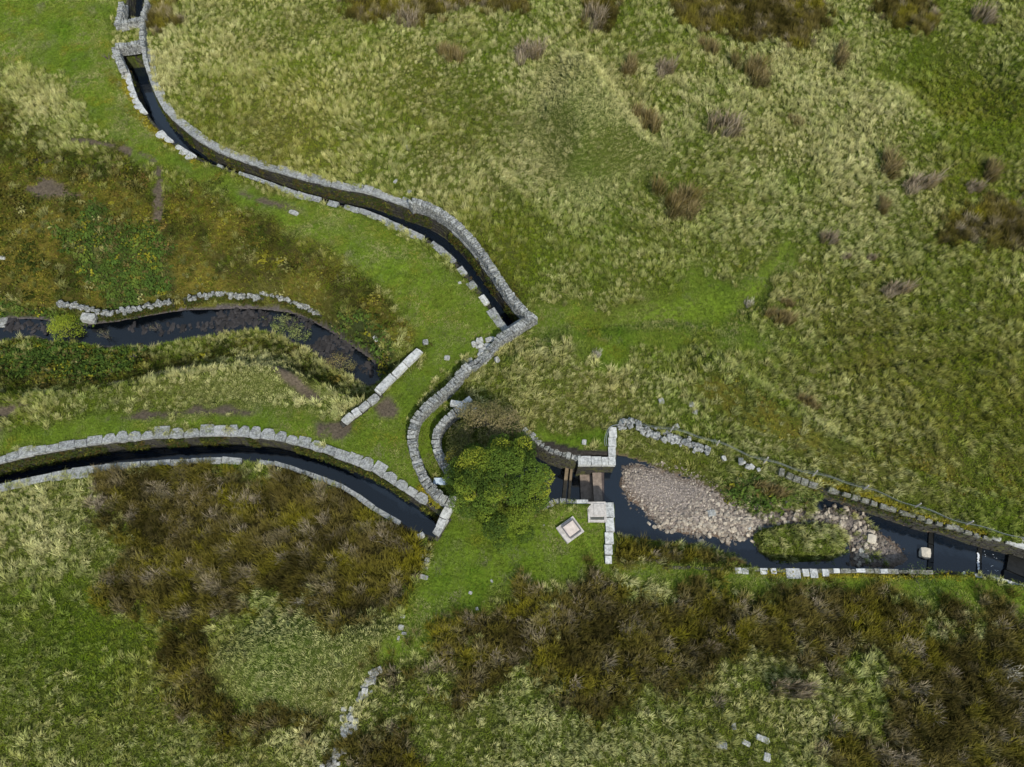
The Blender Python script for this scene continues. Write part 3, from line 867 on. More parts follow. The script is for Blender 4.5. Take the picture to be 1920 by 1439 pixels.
slab_run('coping_run', 'pale mossy coping sloping away from the long wall end', 'coping', PL([(850, 930), (843, 950), (833, 968), (823, 990)], .35), .35, .42, (.45, .7), WCOPE, .3, -.2)
slab_run('bridge_parapet', 'straight pale slab parapet above the culvert mouth of the gully', 'parapet', PL([(787, 656), (748, 694), (706, 735)], .3), .3, .42, (.8, 1.25), WCOPE, .28, -2.4)
slab_run('bridge_parapet', 'lower broken parapet of lichen-spotted slabs ending by bare earth', 'parapet', PL([(708, 741), (690, 756), (668, 772), (643, 791)], .2), .2, .40, (.4, .8), WCOPE + RUBBLES[:2], .25, -.8, jitter=.15)
# south river wall copings, spaced with moss between
p_s = PL([(1384, 1067), (1440, 1069), (1500, 1070), (1640, 1070), (1812, 1075), (1860, 1082), (1925, 1098)], .05)
def river_south():
    p = Path(PL([(1150, 1058), (1384, 1065), (1440, 1067), (1500, 1068), (1640, 1068), (1812, 1073), (1860, 1081), (1925, 1097), (2010, 1126)], .03))
    x0, y0, _, _ = p.at(p.len / 2)
    root = empty('river_wall', (x0, y0, 0), 'low straight wall along the south edge of the river with spaced pale coping', 'river wall')
    masonry(p, -.06, -1.9, .16, -1, .22, recess=-.02).build('masonry', M_DARK, root, (x0, y0, 0), 'stuff')
    s = 6.6
    while s < p.len - 7:
        L = random.uniform(.3, .7)
        x, y, tx, ty = p.at(s + L / 2)
        link('kerb_stone', random.choice(MOSSY), root, (x - x0 + ty * .07, y - y0 - tx * .07, -.06), (random.uniform(-.06, .06), random.uniform(-.04, .04), math.atan2(ty, tx)), (L * .97, random.uniform(.14, .24), .16))
        s += L
    def place(x_a, x_b, wdt, ya, yb):
        a, b = np.array(P(x_a, ya, .05)), np.array(P(x_b, yb, .05))
        c = (a + b) / 2; d = b - a
        link('coping_stone', random.choice(WCOPE), root, (c[0] - x0, c[1] - y0 - wdt * .3, -.02), (random.uniform(-.03, .03), 0, math.atan2(d[1], d[0])), (np.hypot(*d), wdt, .2))
    for a, b, wd, ya, yb in ((1378, 1390, .3, 1067, 1067), (1391, 1403, .3, 1068, 1068), (1425, 1439, .3, 1068, 1068), (1445, 1455, .28, 1068, 1068), (1473, 1500, .5, 1070, 1070), (1504, 1516, .35, 1070, 1070), (1518, 1532, .45, 1070, 1070), (1541, 1553, .35, 1070, 1070),
                             (1562, 1574, .22, 1068, 1068), (1605, 1622, .18, 1068, 1068), (1650, 1664, .2, 1069, 1069), (1805, 1810, .3, 1074, 1075), (1826, 1840, .42, 1078, 1080), (1857, 1873, .42, 1083, 1087), (1877, 1925, .5, 1088, 1103), (1927, 1980, .5, 1104, 1120)):
        place(a, b, wd, ya, yb)
river_south()

def river_north():
    line = PL([(1460, 888), (1500, 903), (1560, 921), (1600, 932), (1665, 955), (1738, 980), (1785, 990), (1852, 1013), (1920, 1031), (2010, 1060)], 0)
    p = Path(line)
    x0, y0, _, _ = p.at(p.len / 2)
    root = empty('river_wall', (x0, y0, 0), 'dark retaining wall along the north side of the river under yellow moss', 'river wall')
    masonry(p, -.04, -1.9, .14, 1, .2, .3, .6, recess=-.01).build('masonry', M_DARK, root, (x0, y0, 0), 'stuff')
    for (xa, ya, xb, yb, wd) in ((1460, 885, 1470, 887, .4), (1474, 891, 1486, 896, .35), (1487, 897, 1500, 901, .3), (1501, 902, 1514, 907, .35), (1516, 907, 1532, 913, .3), (1553, 919, 1567, 923, .3), (1600, 931, 1612, 935, .2), (1655, 951, 1668, 955, .2), (1690, 962, 1702, 966, .2), (1735, 977, 1745, 980, .2), (1782, 987, 1796, 992, .25), *[(1562 + k * 17.5, 921 + k * 5.45, 1562 + k * 17.5 + random.uniform(9, 16), 921 + k * 5.45 + 4, random.uniform(.14, .24)) for k in range(17)], (1859, 1001, 1876, 1008, .5), (1887, 1009, 1925, 1023, .55), (1927, 1024, 1960, 1036, .55)):
        a, b = np.array(P(xa, ya, .1)), np.array(P(xb, yb, .1))
        c = (a + b) / 2; d = b - a
        link('coping_stone', random.choice(WCOPE if xa > 1850 else MOSSY), root, (c[0] - x0, c[1] - y0, .12), (random.uniform(-.08, .08), random.uniform(-.08, .08), math.atan2(d[1], d[0]) + random.uniform(-.1, .1) * (xa < 1850)), (np.hypot(*d), wd, .2))
river_north()

# tumbled wall top above the grass bank
def tumbled(label, line, width, n, size, z0f, parent_mat=None, meshes=None, group=None):
    p = Path(line)
    x0, y0, _, _ = p.at(p.len / 2)
    z0 = hz(x0, y0) if z0f is None else z0f
    root = empty('ruined_wall', (x0, y0, z0), label, 'ruined wall', group)
    for k in range(n):
        s = random.uniform(0, p.len)
        x, y, tx, ty = p.at(s)
        o = random.gauss(0, width * .4)
        x, y = x - ty * o, y + tx * o
        sz = random.uniform(*size)
        zz = (hz(x, y) if z0f is None else z0f) + sz * random.uniform(.15, .4)
        link('fallen_stone', random.choice(meshes or RUBBLES), root, (x - x0, y - y0, zz - z0), (random.uniform(-.4, .4), random.uniform(-.4, .4), random.uniform(0, 6.3)), (sz * random.uniform(.8, 1.5), sz * random.uniform(.7, 1.1), sz * random.uniform(.5, .9)))
    return root

tumbled('tumbled stone wall top beside the wire netting above the grass bank', PL([(1160, 797), (1185, 793), (1205, 804), (1230, 815), (1262, 823), (1290, 831), (1330, 848)], .2), .32, 120, (.12, .26), .12, meshes=COPES)
tumbled('few stones of buried wall showing on the grass bank', PL([(1340, 852), (1365, 860), (1400, 872), (1428, 883)], .1), .2, 9, (.15, .3), .03, meshes=RUBBLES)
tumbled('heap of fallen stones where the long wall has collapsed', PL([(893, 640), (905, 652), (915, 662), (900, 672)], .1), .7, 40, (.13, .3), None)
tumbled('upper stretch of ruined wall of grey boulders beside dark rushes at the bottom', PL([(708, 1250), (694, 1275), (686, 1295), (676, 1315)]), .30, 34, (.1, .26), None)
tumbled('lower stretch of ruined wall, a pile of pale stones beside brown rushes', PL([(664, 1342), (655, 1362), (650, 1378)]), .36, 34, (.1, .25), None)
tumbled('last remains of the ruined wall at the bottom edge', PL([(634, 1410), (624, 1432), (615, 1450)]), .34, 24, (.12, .29), None)
for lab, ln, n_, zt in (('western broken piece of the gully retaining wall', [(108, 571), (140, 574), (165, 580), (186, 588)], 26, -1.8),
                        ('middle broken piece of the gully retaining wall', [(192, 590), (225, 585), (245, 582), (280, 575), (320, 567)], 44, -1.8),
                        ('light grey piece of gully retaining wall under the bank', [(345, 563), (380, 556), (420, 552), (455, 556), (490, 560)], 46, -1.75),
                        ('whitest stones of the gully wall at the bend', [(490, 550), (512, 555), (535, 562), (560, 572), (600, 590)], 34, -1.6)):
    p_ = PL(ln, zt)
    r_ = tumbled(lab, p_, .22, int(n_ * 1.5), (.10, .25), zt, meshes=COPES)
    pt = Path(p_)
    masonry(pt, zt - .02, -2.75, .22, 1 if p_[0][0] < p_[-1][0] else -1, .16, .18, .42, batter=.12, recess=.0).build('masonry', M_DARK, r_, tuple(r_.location), 'stuff')

# ------------------------------------------------------------------ the weir
def blocks(label, rows, z_top, height):
    cx = np.mean([P((a + b) / 2, (c + d) / 2, z_top) for a, c, b, d in rows], axis=0)
    root = empty('weir_abutment', (cx[0], cx[1], z_top - height), label, 'weir wall')
    for a, c, b, d in rows:
        x0, y0 = P(a, d, z_top); x1, y1 = P(b, c, z_top)
        link('dressed_block', random.choice(WHITES), root, ((x0 + x1) / 2 - cx[0], (y0 + y1) / 2 - cx[1], height - .17 + random.uniform(-.01, .015)), (0, 0, random.uniform(-.015, .015)), (abs(x1 - x0) - .015, abs(y1 - y0) - .015, .34))
    return root, cx
nb, ncx = blocks('white dressed stone abutment on the north side of the weir, L shaped', [(1084, 855, 1108, 872), (1109, 856, 1128, 872), (1129, 857, 1140, 872), (1141, 856, 1154, 872), (1141, 838, 1154, 856), (1141, 820, 1155, 838), (1142, 801, 1156, 820)], .2, 2.2)
mb = MB()
xa, ya = P(1084, 872, .2); xb, yb = P(1154, 856, .2)
for r in range(8):
    s = xa + .02
    while s < xb - .08:
        L = min(random.uniform(.4, .8), xb - .02 - s)
        mb.box(((s + L / 2), (ya + yb) / 2, -.265 - r * .24), (L - .012, yb - ya - .05 + random.uniform(-.02, .02), .228), 0, .006)
        s += L
xa2, ya2 = P(1141, 856, .2); xb2, yb2 = P(1155, 801, .2)
for r in range(8):
    s = ya2 + .03
    while s < yb2 - .05:
        L = min(random.uniform(.4, .8), yb2 - s)
        mb.box(((xa2 + xb2) / 2, s + L / 2, -.265 - r * .24), (xb2 - xa2 - .05, L - .012, .228), 0, .006)
        s += L
mb.build('masonry', M_DARK, nb, (ncx[0], ncx[1], -2.0), 'stuff')
sb, scx = blocks('white dressed stone abutment on the south side of the weir with a line of blocks', [(1079, 937, 1103, 952), (1136, 942, 1151, 970), (1136, 971, 1151, 997), (1135, 998, 1150, 1020), (1134, 1021, 1148, 1040), (1135, 1042, 1147, 1057)], .2, 2.2)
mb = MB()
for (a, c, b, d) in ((1079, 938, 1150, 952), (1136, 952, 1150, 1056)):
    x0, y0 = P(a, d, .2); x1, y1 = P(b, c, .2)
    for r in range(8):
        mb.box(((x0 + x1) / 2, (y0 + y1) / 2, -.265 - r * .24), (x1 - x0 - .06 + random.uniform(-.02, .02), y1 - y0 - .06, .228), 0, .006)
mb.build('masonry', M_DARK, sb, (scx[0], scx[1], -2.0), 'stuff')

def rect_px(a, c, b, d, z):
    x0, y0 = P(a, d, z); x1, y1 = P(b, c, z)
    return (x0 + x1) / 2, (y0 + y1) / 2, x1 - x0, y1 - y0
wc = P(1115, 905, -1.5)
weir = empty('weir', (wc[0], wc[1], -2.2), 'stepped concrete weir floor with two timber beams between white abutments', 'weir')
for nm, rc, zt, th, m_ in (('sill', (1114, 868, 1130, 948), -1.24, .8, M_BED), ('step', (1090, 868, 1113.4, 948), -1.6, .55, M_BED), ('apron', (1131, 868, 1153, 948), -1.22, .6, M_APRON)):
    cx, cy, sx, sy = rect_px(*rc, zt)
    mb = MB(); mb.box((0, 0, 0), (sx, sy, th), 0, .012)
    o = mb.build(nm, m_, weir); o.location = (cx - wc[0], cy - wc[1], zt - th / 2 + 2.2)
for (xa, ya, xb, yb, wd) in ((1064, 872, 1056, 946, .2), (1072, 876, 1066, 946, .13)):
    a, b = P(xa, ya, -1.45), P(xb, yb, -1.45)
    mb = MB(); L = math.hypot(b[0] - a[0], b[1] - a[1])
    mb.box((0, 0, 0), (L, wd, .2), 0, .01)
    o = mb.build('timber_beam', M_TIMBER, weir); o.location = ((a[0] + b[0]) / 2 - wc[0], (a[1] + b[1]) / 2 - wc[1], -1.55 + 2.2)
    o.rotation_euler = (0, 0, math.atan2(b[1] - a[1], b[0] - a[0]))

# sluice chamber beside the south abutment
cx, cy, sx, sy = rect_px(1103, 941, 1135.5, 979, .25)
ch = empty('sluice_chamber', (cx, cy, -.2), 'square concrete chamber with an iron grating against the lower abutment', 'chamber')
mb = MB()
for (dx, dy, ax, ay) in ((-sx / 2 + .06, 0, .12, sy), (sx / 2 - .06, 0, .12, sy), (0, -sy / 2 + .06, sx - .25, .12), (0, sy / 2 - .4, sx - .25, .8)):
    mb.box((dx, dy, .2), (ax, ay, .46), 0, .006)
o = mb.build('chamber_wall', M_CONC, ch)
mb = MB(); mb.box((0, -.05, .12), (sx - .25, sy - .95, .1)); mb.build('chamber_floor', M_IRON, ch)
mb = MB(); mb.box((.12, sy / 2 - .42, .447), (.55, .6, .03), 0, .004); mb.build('access_cover', M_CONC, ch)
for k in range(7):
    mb = MB(); mb.box((0, 0, 0), (sx - .26, .025, .04))
    o = mb.build('grating_bar', M_IRON, ch); o.location = (0, -sy / 2 + .2 + k * .07, .40)

# square lid on the grass
def lid():
    q = [P(1045, 990, .2), P(1076, 968, .2), P(1091, 1000, .2), P(1064, 1018, .2)]
    c = np.mean(q, axis=0)
    ang = math.atan2(q[1][1] - q[0][1], q[1][0] - q[0][0])
    a = math.hypot(q[1][0] - q[0][0], q[1][1] - q[0][1]); b = math.hypot(q[2][0] - q[1][0], q[2][1] - q[1][1])
    z = hz(c[0], c[1])
    root = empty('inspection_chamber', (c[0], c[1], z), 'square concrete chamber with a pinkish raised lid tilted on the green grass', 'chamber')
    root.rotation_euler = (0, 0, ang)
    mb = MB(); mb.box((0, 0, .08), (a, b, .24), 0, .012); mb.build('surround', M_CONC, root)
    mb = MB()
    for dx, dy, lx, ly in ((-.34, 0, .05, b * .72), (.36, 0, .05, b * .72), (0, -.38, a * .62, .05), (0, .38, a * .62, .05)):
        mb.box((dx + .06, dy, .235), (lx, ly, .07))
    mb.build('lid_frame', M_IRON, root)
    mb = MB(); mb.box((.06, 0, .25), (a * .58, b * .62, .07), 0, .006); mb.build('lid', M_CONCP, root)
lid()

# steps across the river on the right
def step(label, pts_top, z_top, z_low, m_, wd):
    a, b = np.array(P(*pts_top[0], z_top)), np.array(P(*pts_top[1], z_top))
    c = (a + b) / 2; d = b - a; L = np.hypot(*d)
    root = empty('river_step', (c[0], c[1], z_low), label, 'weir step')
    mb = MB(); n_ = int(L / .5) + 1
    for k in range(n_):
        mb = MB(); mb.box((0, 0, 0), (L / n_ - .02, wd * random.uniform(.9, 1.1), z_top - z_low), 0, .02)
        o = mb.build('step_stone', m_, root)
        o.rotation_euler = (0, 0, math.atan2(d[1], d[0]))
        o.location = ((k + .5) / n_ * d[0] - d[0] / 2, (k + .5) / n_ * d[1] - d[1] / 2, (z_top - z_low) / 2)
step('low dark stone step across the river next to the pale boulder', [(1748, 988), (1745, 1072)], -1.13, -1.9, M_BLACK, .3)
step('second stone step with white splashing water at the right', [(1838, 1012), (1835, 1080)], -1.06, -1.9, M_BLACK, .2)
step('pale concrete river floor at the right edge', [(1922, 1035), (1912, 1096)], -.95, -1.9, M_BLACK, 1.6)
M_FOAM = m_plain('white_water', (.6, .62, .64), .4, .4, 20)
mb = MB()
for k in range(26):
    q = P(1834 + random.uniform(-1.5, 1.5), 1038 + k * 1.2, -1.05)
    mb.box((q[0], q[1], -1.06), (random.uniform(.03, .09), random.uniform(.03, .1), .03), random.uniform(0, 3), .01)
for k in range(14):
    q = P(random.uniform(1842, 1870), random.uniform(1032, 1074), -1.2)
    mb.box((q[0], q[1], -1.097), (random.uniform(.02, .07), random.uniform(.01, .02), .012), random.uniform(-.4, .4), .004)
o = mb.build('white_water', M_FOAM); tag(o, 'splashes of white water at the second river step', 'white water', None, 'stuff')
water('river_water', PL([(1842, 1008), (1910, 1026), (1900, 1096), (1840, 1086)], -1.12), -1.115, M_CANAL, 'black broken water below the right step')

# ------------------------------------------------------------------ loose stones
def loose(label, spots, z=None, group=None, meshes=None, cat='stone', name='loose_stone', flat=.55):
    for (px, py, wpx, hpx) in spots:
        x, y, zz = PG(px, py)
        if z is not None:
            x, y = P(px, py, z); zz = hz(x, y)
        if z is not None and zz < z: zz = z
        sc = P(px + 1, py, zz)[0] - P(px, py, zz)[0]
        w_, d_ = wpx * sc * .9, hpx * sc * .95
        o = link(name, random.choice(meshes or RUBBLES), None, (x, y, zz + flat * min(w_, d_) * .12), (random.uniform(-.1, .1), random.uniform(-.1, .1), random.uniform(-.5, .5)), (w_, d_, flat * min(w_, d_)))
        tag(o, label, cat, group)
L1 = [('pale stone lying alone in the grass above the parapet end', (768, 360, 9, 8)), ('white angled stone jutting from the gully bank', (706, 636, 11, 12)),
      ('white square stone alone in green grass right of the tree', (1240, 753, 11, 12)), ('upper of two white stones lying together on the bank', (1297, 760, 12, 11)), ('lower of two white stones lying together on the bank', (1303, 773, 10, 12)),
      ('small grey stone in grass above the weir', (1095, 830, 9, 11)), ('white squarish stone beside the netting near its start', (1268, 801, 12, 10)), ('white stone beside the netting further along', (1339, 829, 11, 9)),
      ('flat white stone bedded in the bare earth patch', (551, 400, 19, 9)), ('pale stone on green grass beside the tree', (988, 977, 6, 6)), ('brownish flat stone beside the wall gap', (919, 638, 18, 11)),
      ('tan angular stone at the left of the stone heap', (881, 677, 11, 12)), ('small grey boulder in turf between parapet and heap', (838, 672, 11, 10)), ('dark grey stone where the path meets the parapet', (798, 643, 11, 12)),
      ('large flat stone showing in rough grass near the bottom, left', (1353, 1397, 22, 13)), ('largest pale flat stone in rough grass near the bottom', (1430, 1386, 26, 11)), ('grey stone in rough grass below the pale flat one', (1438, 1420, 13, 16)), ('small flat stone between the larger stones near the bottom', (1399, 1394, 16, 9)), ('pale stone above the flat ones in rough grass', (1376, 1362, 9, 12)),
      ('grey stone by the lower channel end in rushes', (790, 1005, 13, 12)), ('white oblong stone in the grass strip below the channel end', (801, 1050, 10, 8)), ('second white stone in the strip below the channel end', (799, 1057, 8, 6)), ('little pale stone on the strip above the grey boulder', (799, 1066, 7, 5)), ('grey boulder at the rush edge below the channel end', (795, 1083, 16, 9)),
      ('small stone at the turf edge level with the channel end', (791, 1043, 8, 6)), ('pale stone on the narrow grass path', (755, 1156, 9, 7)), ('triangular grey stone beside the grass path', (752, 1177, 11, 10)), ('white flat stone beside the grass path', (758, 1188, 10, 5)), ('narrow stone lowest on the grass path', (747, 1197, 5, 8)),
      ('pale stone left of the ruined wall gap', (645, 1330, 11, 8)), ('tan stone at the end of the upper ruined stretch', (659, 1330, 9, 9)), ('large tan stone left of the lower ruined pile', (642, 1347, 9, 13)), ('grey stone below the lower ruined pile', (645, 1408, 11, 11)), ('little stone beside the last ruined wall remains', (628, 1406, 8, 7)),
      ('white stone among pale flowers below the chamber', (882, 1112, 7, 6)), ('small white stone by pale tufts on the green', (894, 1142, 6, 6)), ('tiny white stone at the edge of the rushes', (922, 1090, 4, 7)), ('white stone at the left edge of the picture', (6, 484, 10, 8)), ('flat mossy stone at the left edge by the stream', (5, 606, 20, 22)),
      ('tilted grey stone sticking out of the pale slope above the channel', (764, 278, 5, 16)), ('half buried grey stone in the pale slope near the channel', (742, 340, 6, 12)), ('pale speck of stone on turf beside the channel', (862, 531, 7, 5)), ('small stone at the rush beds edge in the river grass', (1020, 985, 3, 3))]
for lab, sp in L1:
    loose(lab, [sp])
loose('tan mossy boulder beside the round bush in the stream', [(168, 598, 28, 17)], -2.0, None, RUBBLES, 'boulder', 'boulder', .8)
loose('squarish cream boulder at the end of the gravel', [(1632, 1012, 17, 18)], -1.1, None, BOULDERS, 'boulder', 'boulder', .5)
loose('rounded white boulder standing in water by the river step', [(1733, 1038, 20, 20)], -1.15, None, BOULDERS, 'boulder', 'boulder', .6)
loose('grey slab lying among the gravel beside the island', [(1619, 1035, 18, 11)], -1.1, None, RUBBLES, 'boulder', 'boulder', .3)
loose('long greenish stone standing in shallows between gravel and island', [(1401, 986, 7, 18)], -1.15, None, RUBBLES, 'boulder', 'boulder', .5)
loose('blue grey boulder half in the stream gravel', [(1334, 963, 16, 13)], -1.0, None, RUBBLES, 'boulder', 'boulder', .5)
# capping stones of the inner wall end
capr = empty('stone_cap_pile', (*P(867, 760, .6), .2), 'pale cylindrical capping stones piled on the end of the inner wall', 'stones')
c0 = P(867, 760, .6)
for (px, py, L, a) in ((856, 758, .68, -.15), (868, 764, .65, -.55), (876, 753, .5, .7), (881, 763, .5, -.3), (884, 768, .6, -.15), (872, 772, .4, .2)):
    q = P(px, py, .7)
    link('cap_stone', random.choice(WCOPE), capr, (q[0] - c0[0], q[1] - c0[1], .5), (.05, .05, a), (L, .3, .28))
o = link('flat_slab', SLABS[2].copy(), None, (*P(828, 903, .1), hz(*P(828, 903)) + .08), (0, 0, -.02), (.85, .36, .12))
o.data.materials.clear(); o.data.materials.append(M_SLAB)
tag(o, 'pale blue flat slab on the grass between the curved walls', 'slab')

# ------------------------------------------------------------------ gravel
def gravel():
    gx = GRAVEL
    x0, y0 = gx.min(0); x1, y1 = gx.max(0)
    n = 42000
    xs = RNG.uniform(x0, x1, n); ys = RNG.uniform(y0, y1, n)
    d = sdf(GRAVEL, xs, ys, 4) + .5 * (fbm(xs, ys, .8, 33) - .5)
    keep = (d > -.6) & (sdf(ISLAND, xs, ys, 2) < -.02) & (RNG.random(n) < sst(-.6, .5, d) * (1 - .55 * sst(-.5, .8, xs - P(1430, 970, -1)[0])))
    xs, ys, d = xs[keep], ys[keep], d[keep]
    h = hgt(xs, ys)
    # fine gravel in the north-west, coarse stones to the south and east
    c1 = np.array(P(1250, 915, -1)); c2 = np.array(P(1690, 1048, -1))
    fine = np.exp(-((xs - c1[0]) ** 2 / 7.0 + (ys - c1[1]) ** 2 / 1.8)) + np.exp(-((xs - c2[0]) ** 2 / 1.2 + (ys - c2[1]) ** 2 / .5))
    size = (.035 + .16 * RNG.random(len(xs)) ** 5) * (1 - .62 * np.clip(fine * 1.35, 0, 1))
    order = np.argsort(-size)
    big, rest = order[:240], order[240:26000]
    for i in big:
        s = size[i] * 1.02
        o = link('river_stone', random.choice(COBBLES), None, (xs[i], ys[i], h[i] + s * .2), (random.uniform(-.3, .3), random.uniform(-.3, .3), random.uniform(0, 6.3)), (s * random.uniform(.9, 1.5), s * random.uniform(.8, 1.1), s * random.uniform(.5, .8)))
        tag(o, 'rounded tan cobble lying on the gravel bank in the river', 'stone', 'cobbles on the gravel bank')
    return xs[rest], ys[rest], h[rest], size[rest]
GR = gravel()

# ------------------------------------------------------------------ plants
def blades(n, L, w_, spread, radius, lean=(0, 0), seed=0, rise=.9, segs=2):
    r = random.Random(seed)
    v, f, tip = [], [], []
    for k in range(n):
        a = r.uniform(0, 6.283); rr = radius * math.sqrt(r.random())
        bx, by = rr * math.cos(a), rr * math.sin(a)
        a2 = a + r.gauss(0, .7)
        out = spread * (.35 + .75 * r.random()) * (.4 + .8 * rr / (radius + 1e-6))
        l = r.uniform(*L)
        dx, dy = math.cos(a2) * out + lean[0], math.sin(a2) * out + lean[1]
        side = a2 + 1.57 + r.gauss(0, .4)
        sx, sy = math.cos(side) * w_ / 2, math.sin(side) * w_ / 2
        zz = l * rise / math.sqrt(1 + out * out + .5 * (lean[0] ** 2 + lean[1] ** 2))
        b = len(v)
        v += [(bx - sx, by - sy, -.03), (bx + sx, by + sy, -.03)]
        tip += [0, 0]
        m1 = (bx + dx * l * .38, by + dy * l * .38, zz * .68)
        v += [(m1[0] - sx * .9, m1[1] - sy * .9, m1[2]), (m1[0] + sx * .9, m1[1] + sy * .9, m1[2])]
        tip += [.65, .65]
        v.append((bx + dx * l, by + dy * l, zz * (1 - .18 * out)))
        tip.append(1)
        f += [(b, b + 1, b + 3, b + 2), (b + 2, b + 3, b + 4)]
    return v, f, tip

def blade_mesh(name, data, m, cols=None):
    v, f, tip = data
    me = mesh(name, v, f, m)
    a = me.attributes.new('tip', 'FLOAT', 'POINT'); a.data.foreach_set('value', tip)
    if cols is not None:
        c = me.color_attributes.new('col', 'FLOAT_COLOR', 'POINT'); c.data.foreach_set('color', np.asarray(cols, np.float32).ravel())
    return me

def leaf_clump(n, rad_, size, seed, flat=.6):
    r = random.Random(seed)
    v, f, tip = [], [], []
    for k in range(n):
        d = Vector((r.gauss(0, 1), r.gauss(0, 1), abs(r.gauss(0, 1)) * flat)).normalized() * rad_ * r.uniform(.45, 1)
        t = Vector((r.gauss(0, 1), r.gauss(0, 1), r.gauss(0, .5))).normalized()
        nrm = (d.normalized() + Vector((r.gauss(0, .5), r.gauss(0, .5), .6))).normalized()
        s = nrm.cross(t)
        if s.length < .1: continue
        s = s.normalized(); t = s.cross(nrm)
        l = size * r.uniform(.7, 1.3)
        b = len(v)
        v += [tuple(d - t * l * .5), tuple(d + s * l * .3), tuple(d + t * l * .5), tuple(d - s * l * .3)]
        f.append((b, b + 1, b + 2, b + 3)); tip += [.7, .9, 1, .9]
    return v, f, tip

PROTO = bpy.data.collections.new('plant_kinds')
KIND = {}
def proto(kind, data_list, m=M_BLADE):
    for d in data_list:
        me = blade_mesh(kind, d, m)
        o = bpy.data.objects.new('%03d_%s' % (len(PROTO.objects), kind), me)
        KIND.setdefault(kind, []).append(len(PROTO.objects))
        PROTO.objects.link(o)
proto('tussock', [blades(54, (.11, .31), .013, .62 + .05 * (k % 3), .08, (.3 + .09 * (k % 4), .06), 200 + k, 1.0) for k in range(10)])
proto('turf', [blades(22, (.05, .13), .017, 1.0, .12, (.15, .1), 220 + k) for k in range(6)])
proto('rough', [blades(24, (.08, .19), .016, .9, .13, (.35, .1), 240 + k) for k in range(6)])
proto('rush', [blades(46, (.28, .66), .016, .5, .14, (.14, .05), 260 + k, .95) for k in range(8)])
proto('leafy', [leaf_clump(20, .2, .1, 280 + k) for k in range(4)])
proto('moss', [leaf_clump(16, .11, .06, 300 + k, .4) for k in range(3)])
def pebble_kind():
    for k in range(4):
        me = stone_mesh('pebble', M_RIVER, .5, .18, 400 + k)
        o = bpy.data.objects.new('%03d_pebble' % len(PROTO.objects), me)
        KIND.setdefault('pebble', []).append(len(PROTO.objects)); PROTO.objects.link(o)
M_PEB, npb, outp = mat('river_gravel')
bpb = principled(npb, outp, .85, .2)
apb = N(npb, 'ShaderNodeAttribute', attribute_name='col'); apb.attribute_type = 'INSTANCER'
npb.links.new(apb.outputs[0], bpb.inputs['Base Color'])
pebble_kind()
for i in KIND['pebble']:
    PROTO.objects[i].data.materials[0] = M_PEB

def scatter_group():
    g = bpy.data.node_groups.new('scatter', 'GeometryNodeTree')
    g.interface.new_socket('Geometry', in_out='INPUT', socket_type='NodeSocketGeometry')
    g.interface.new_socket('Geometry', in_out='OUTPUT', socket_type='NodeSocketGeometry')
    n = g.nodes
    gi = n.new('NodeGroupInput'); go = n.new('NodeGroupOutput')
    ci = n.new('GeometryNodeCollectionInfo')
    ci.inputs['Collection'].default_value = PROTO
    ci.inputs['Separate Children'].default_value = True
    ci.inputs['Reset Children'].default_value = True
    ip = n.new('GeometryNodeInstanceOnPoints')
    ip.inputs['Pick Instance'].default_value = True
    def attr(nm, t):
        a = n.new('GeometryNodeInputNamedAttribute'); a.data_type = t
        a.inputs['Name'].default_value = nm
        return [o for o in a.outputs if o.enabled and o.name == 'Attribute'][0]
    L = g.links.new
    L(gi.outputs[0], ip.inputs['Points'])
    L(ci.outputs[0], ip.inputs['Instance'])
    L(attr('idx', 'INT'), ip.inputs['Instance Index'])
    e = n.new('FunctionNodeEulerToRotation')
    L(attr('rot', 'FLOAT_VECTOR'), e.inputs[0])
    L(e.outputs[0], ip.inputs['Rotation'])
    L(attr('scl', 'FLOAT_VECTOR'), ip.inputs['Scale'])
    L(ip.outputs[0], go.inputs[0])
    return g
SG = scatter_group()

def scatter(name, pos, rot, scl, idx, col, label, cat, parent=None):
    n = len(pos)
    if n == 0: return
    me = bpy.data.meshes.new(name)
    me.vertices.add(n)
    me.vertices.foreach_set('co', np.asarray(pos, np.float32).ravel())
    me.attributes.new('rot', 'FLOAT_VECTOR', 'POINT').data.foreach_set('vector', np.asarray(rot, np.float32).ravel())
    me.attributes.new('scl', 'FLOAT_VECTOR', 'POINT').data.foreach_set('vector', np.asarray(scl, np.float32).ravel())
    me.attributes.new('idx', 'INT', 'POINT').data.foreach_set('value', np.asarray(idx, np.int32))
    me.attributes.new('col', 'FLOAT_COLOR', 'POINT').data.foreach_set('color', np.c_[col, np.ones(n)].astype(np.float32).ravel())
    o = link(name, me, parent)
    md = o.modifiers.new('scatter', 'NODES'); md.node_group = SG
    if parent is None: tag(o, label, cat, None, 'stuff')
    else: o['kind'] = 'stuff'
    return o

def pick(kind, n):
    return np.array(KIND[kind])[RNG.integers(0, len(KIND[kind]), n)]

# gravel mass
gx_, gy_, gh_, gs_ = GR
n_ = len(gx_)
t_ = RNG.random(n_)
gc = mix(np.tile([[.145, .118, .098]], (n_, 1)), (.38, .325, .255), t_ ** 2)
xr_ = P(1430, 970, -1.1)[0]
gc = np.where((gs_ < .06)[:, None], gc * .55 + np.array([[.175, .148, .13]]), gc)
gc = gc * (1 - .45 * sst(-.6, .6, gx_ - xr_))[:, None] * (.45 + .55 * sst(-1.24, -1.13, gh_))[:, None] * (RNG.random(n_) * .5 + .7)[:, None]
scatter('river_gravel', np.c_[gx_, gy_, gh_ + gs_ * .12], np.c_[RNG.normal(0, .3, n_), RNG.normal(0, .3, n_), RNG.random(n_) * 6.28], np.c_[gs_ * 1.3, gs_, gs_ * .7], pick('pebble', n_), gc, 'pale pebbles of the gravel bank in the river', 'gravel')

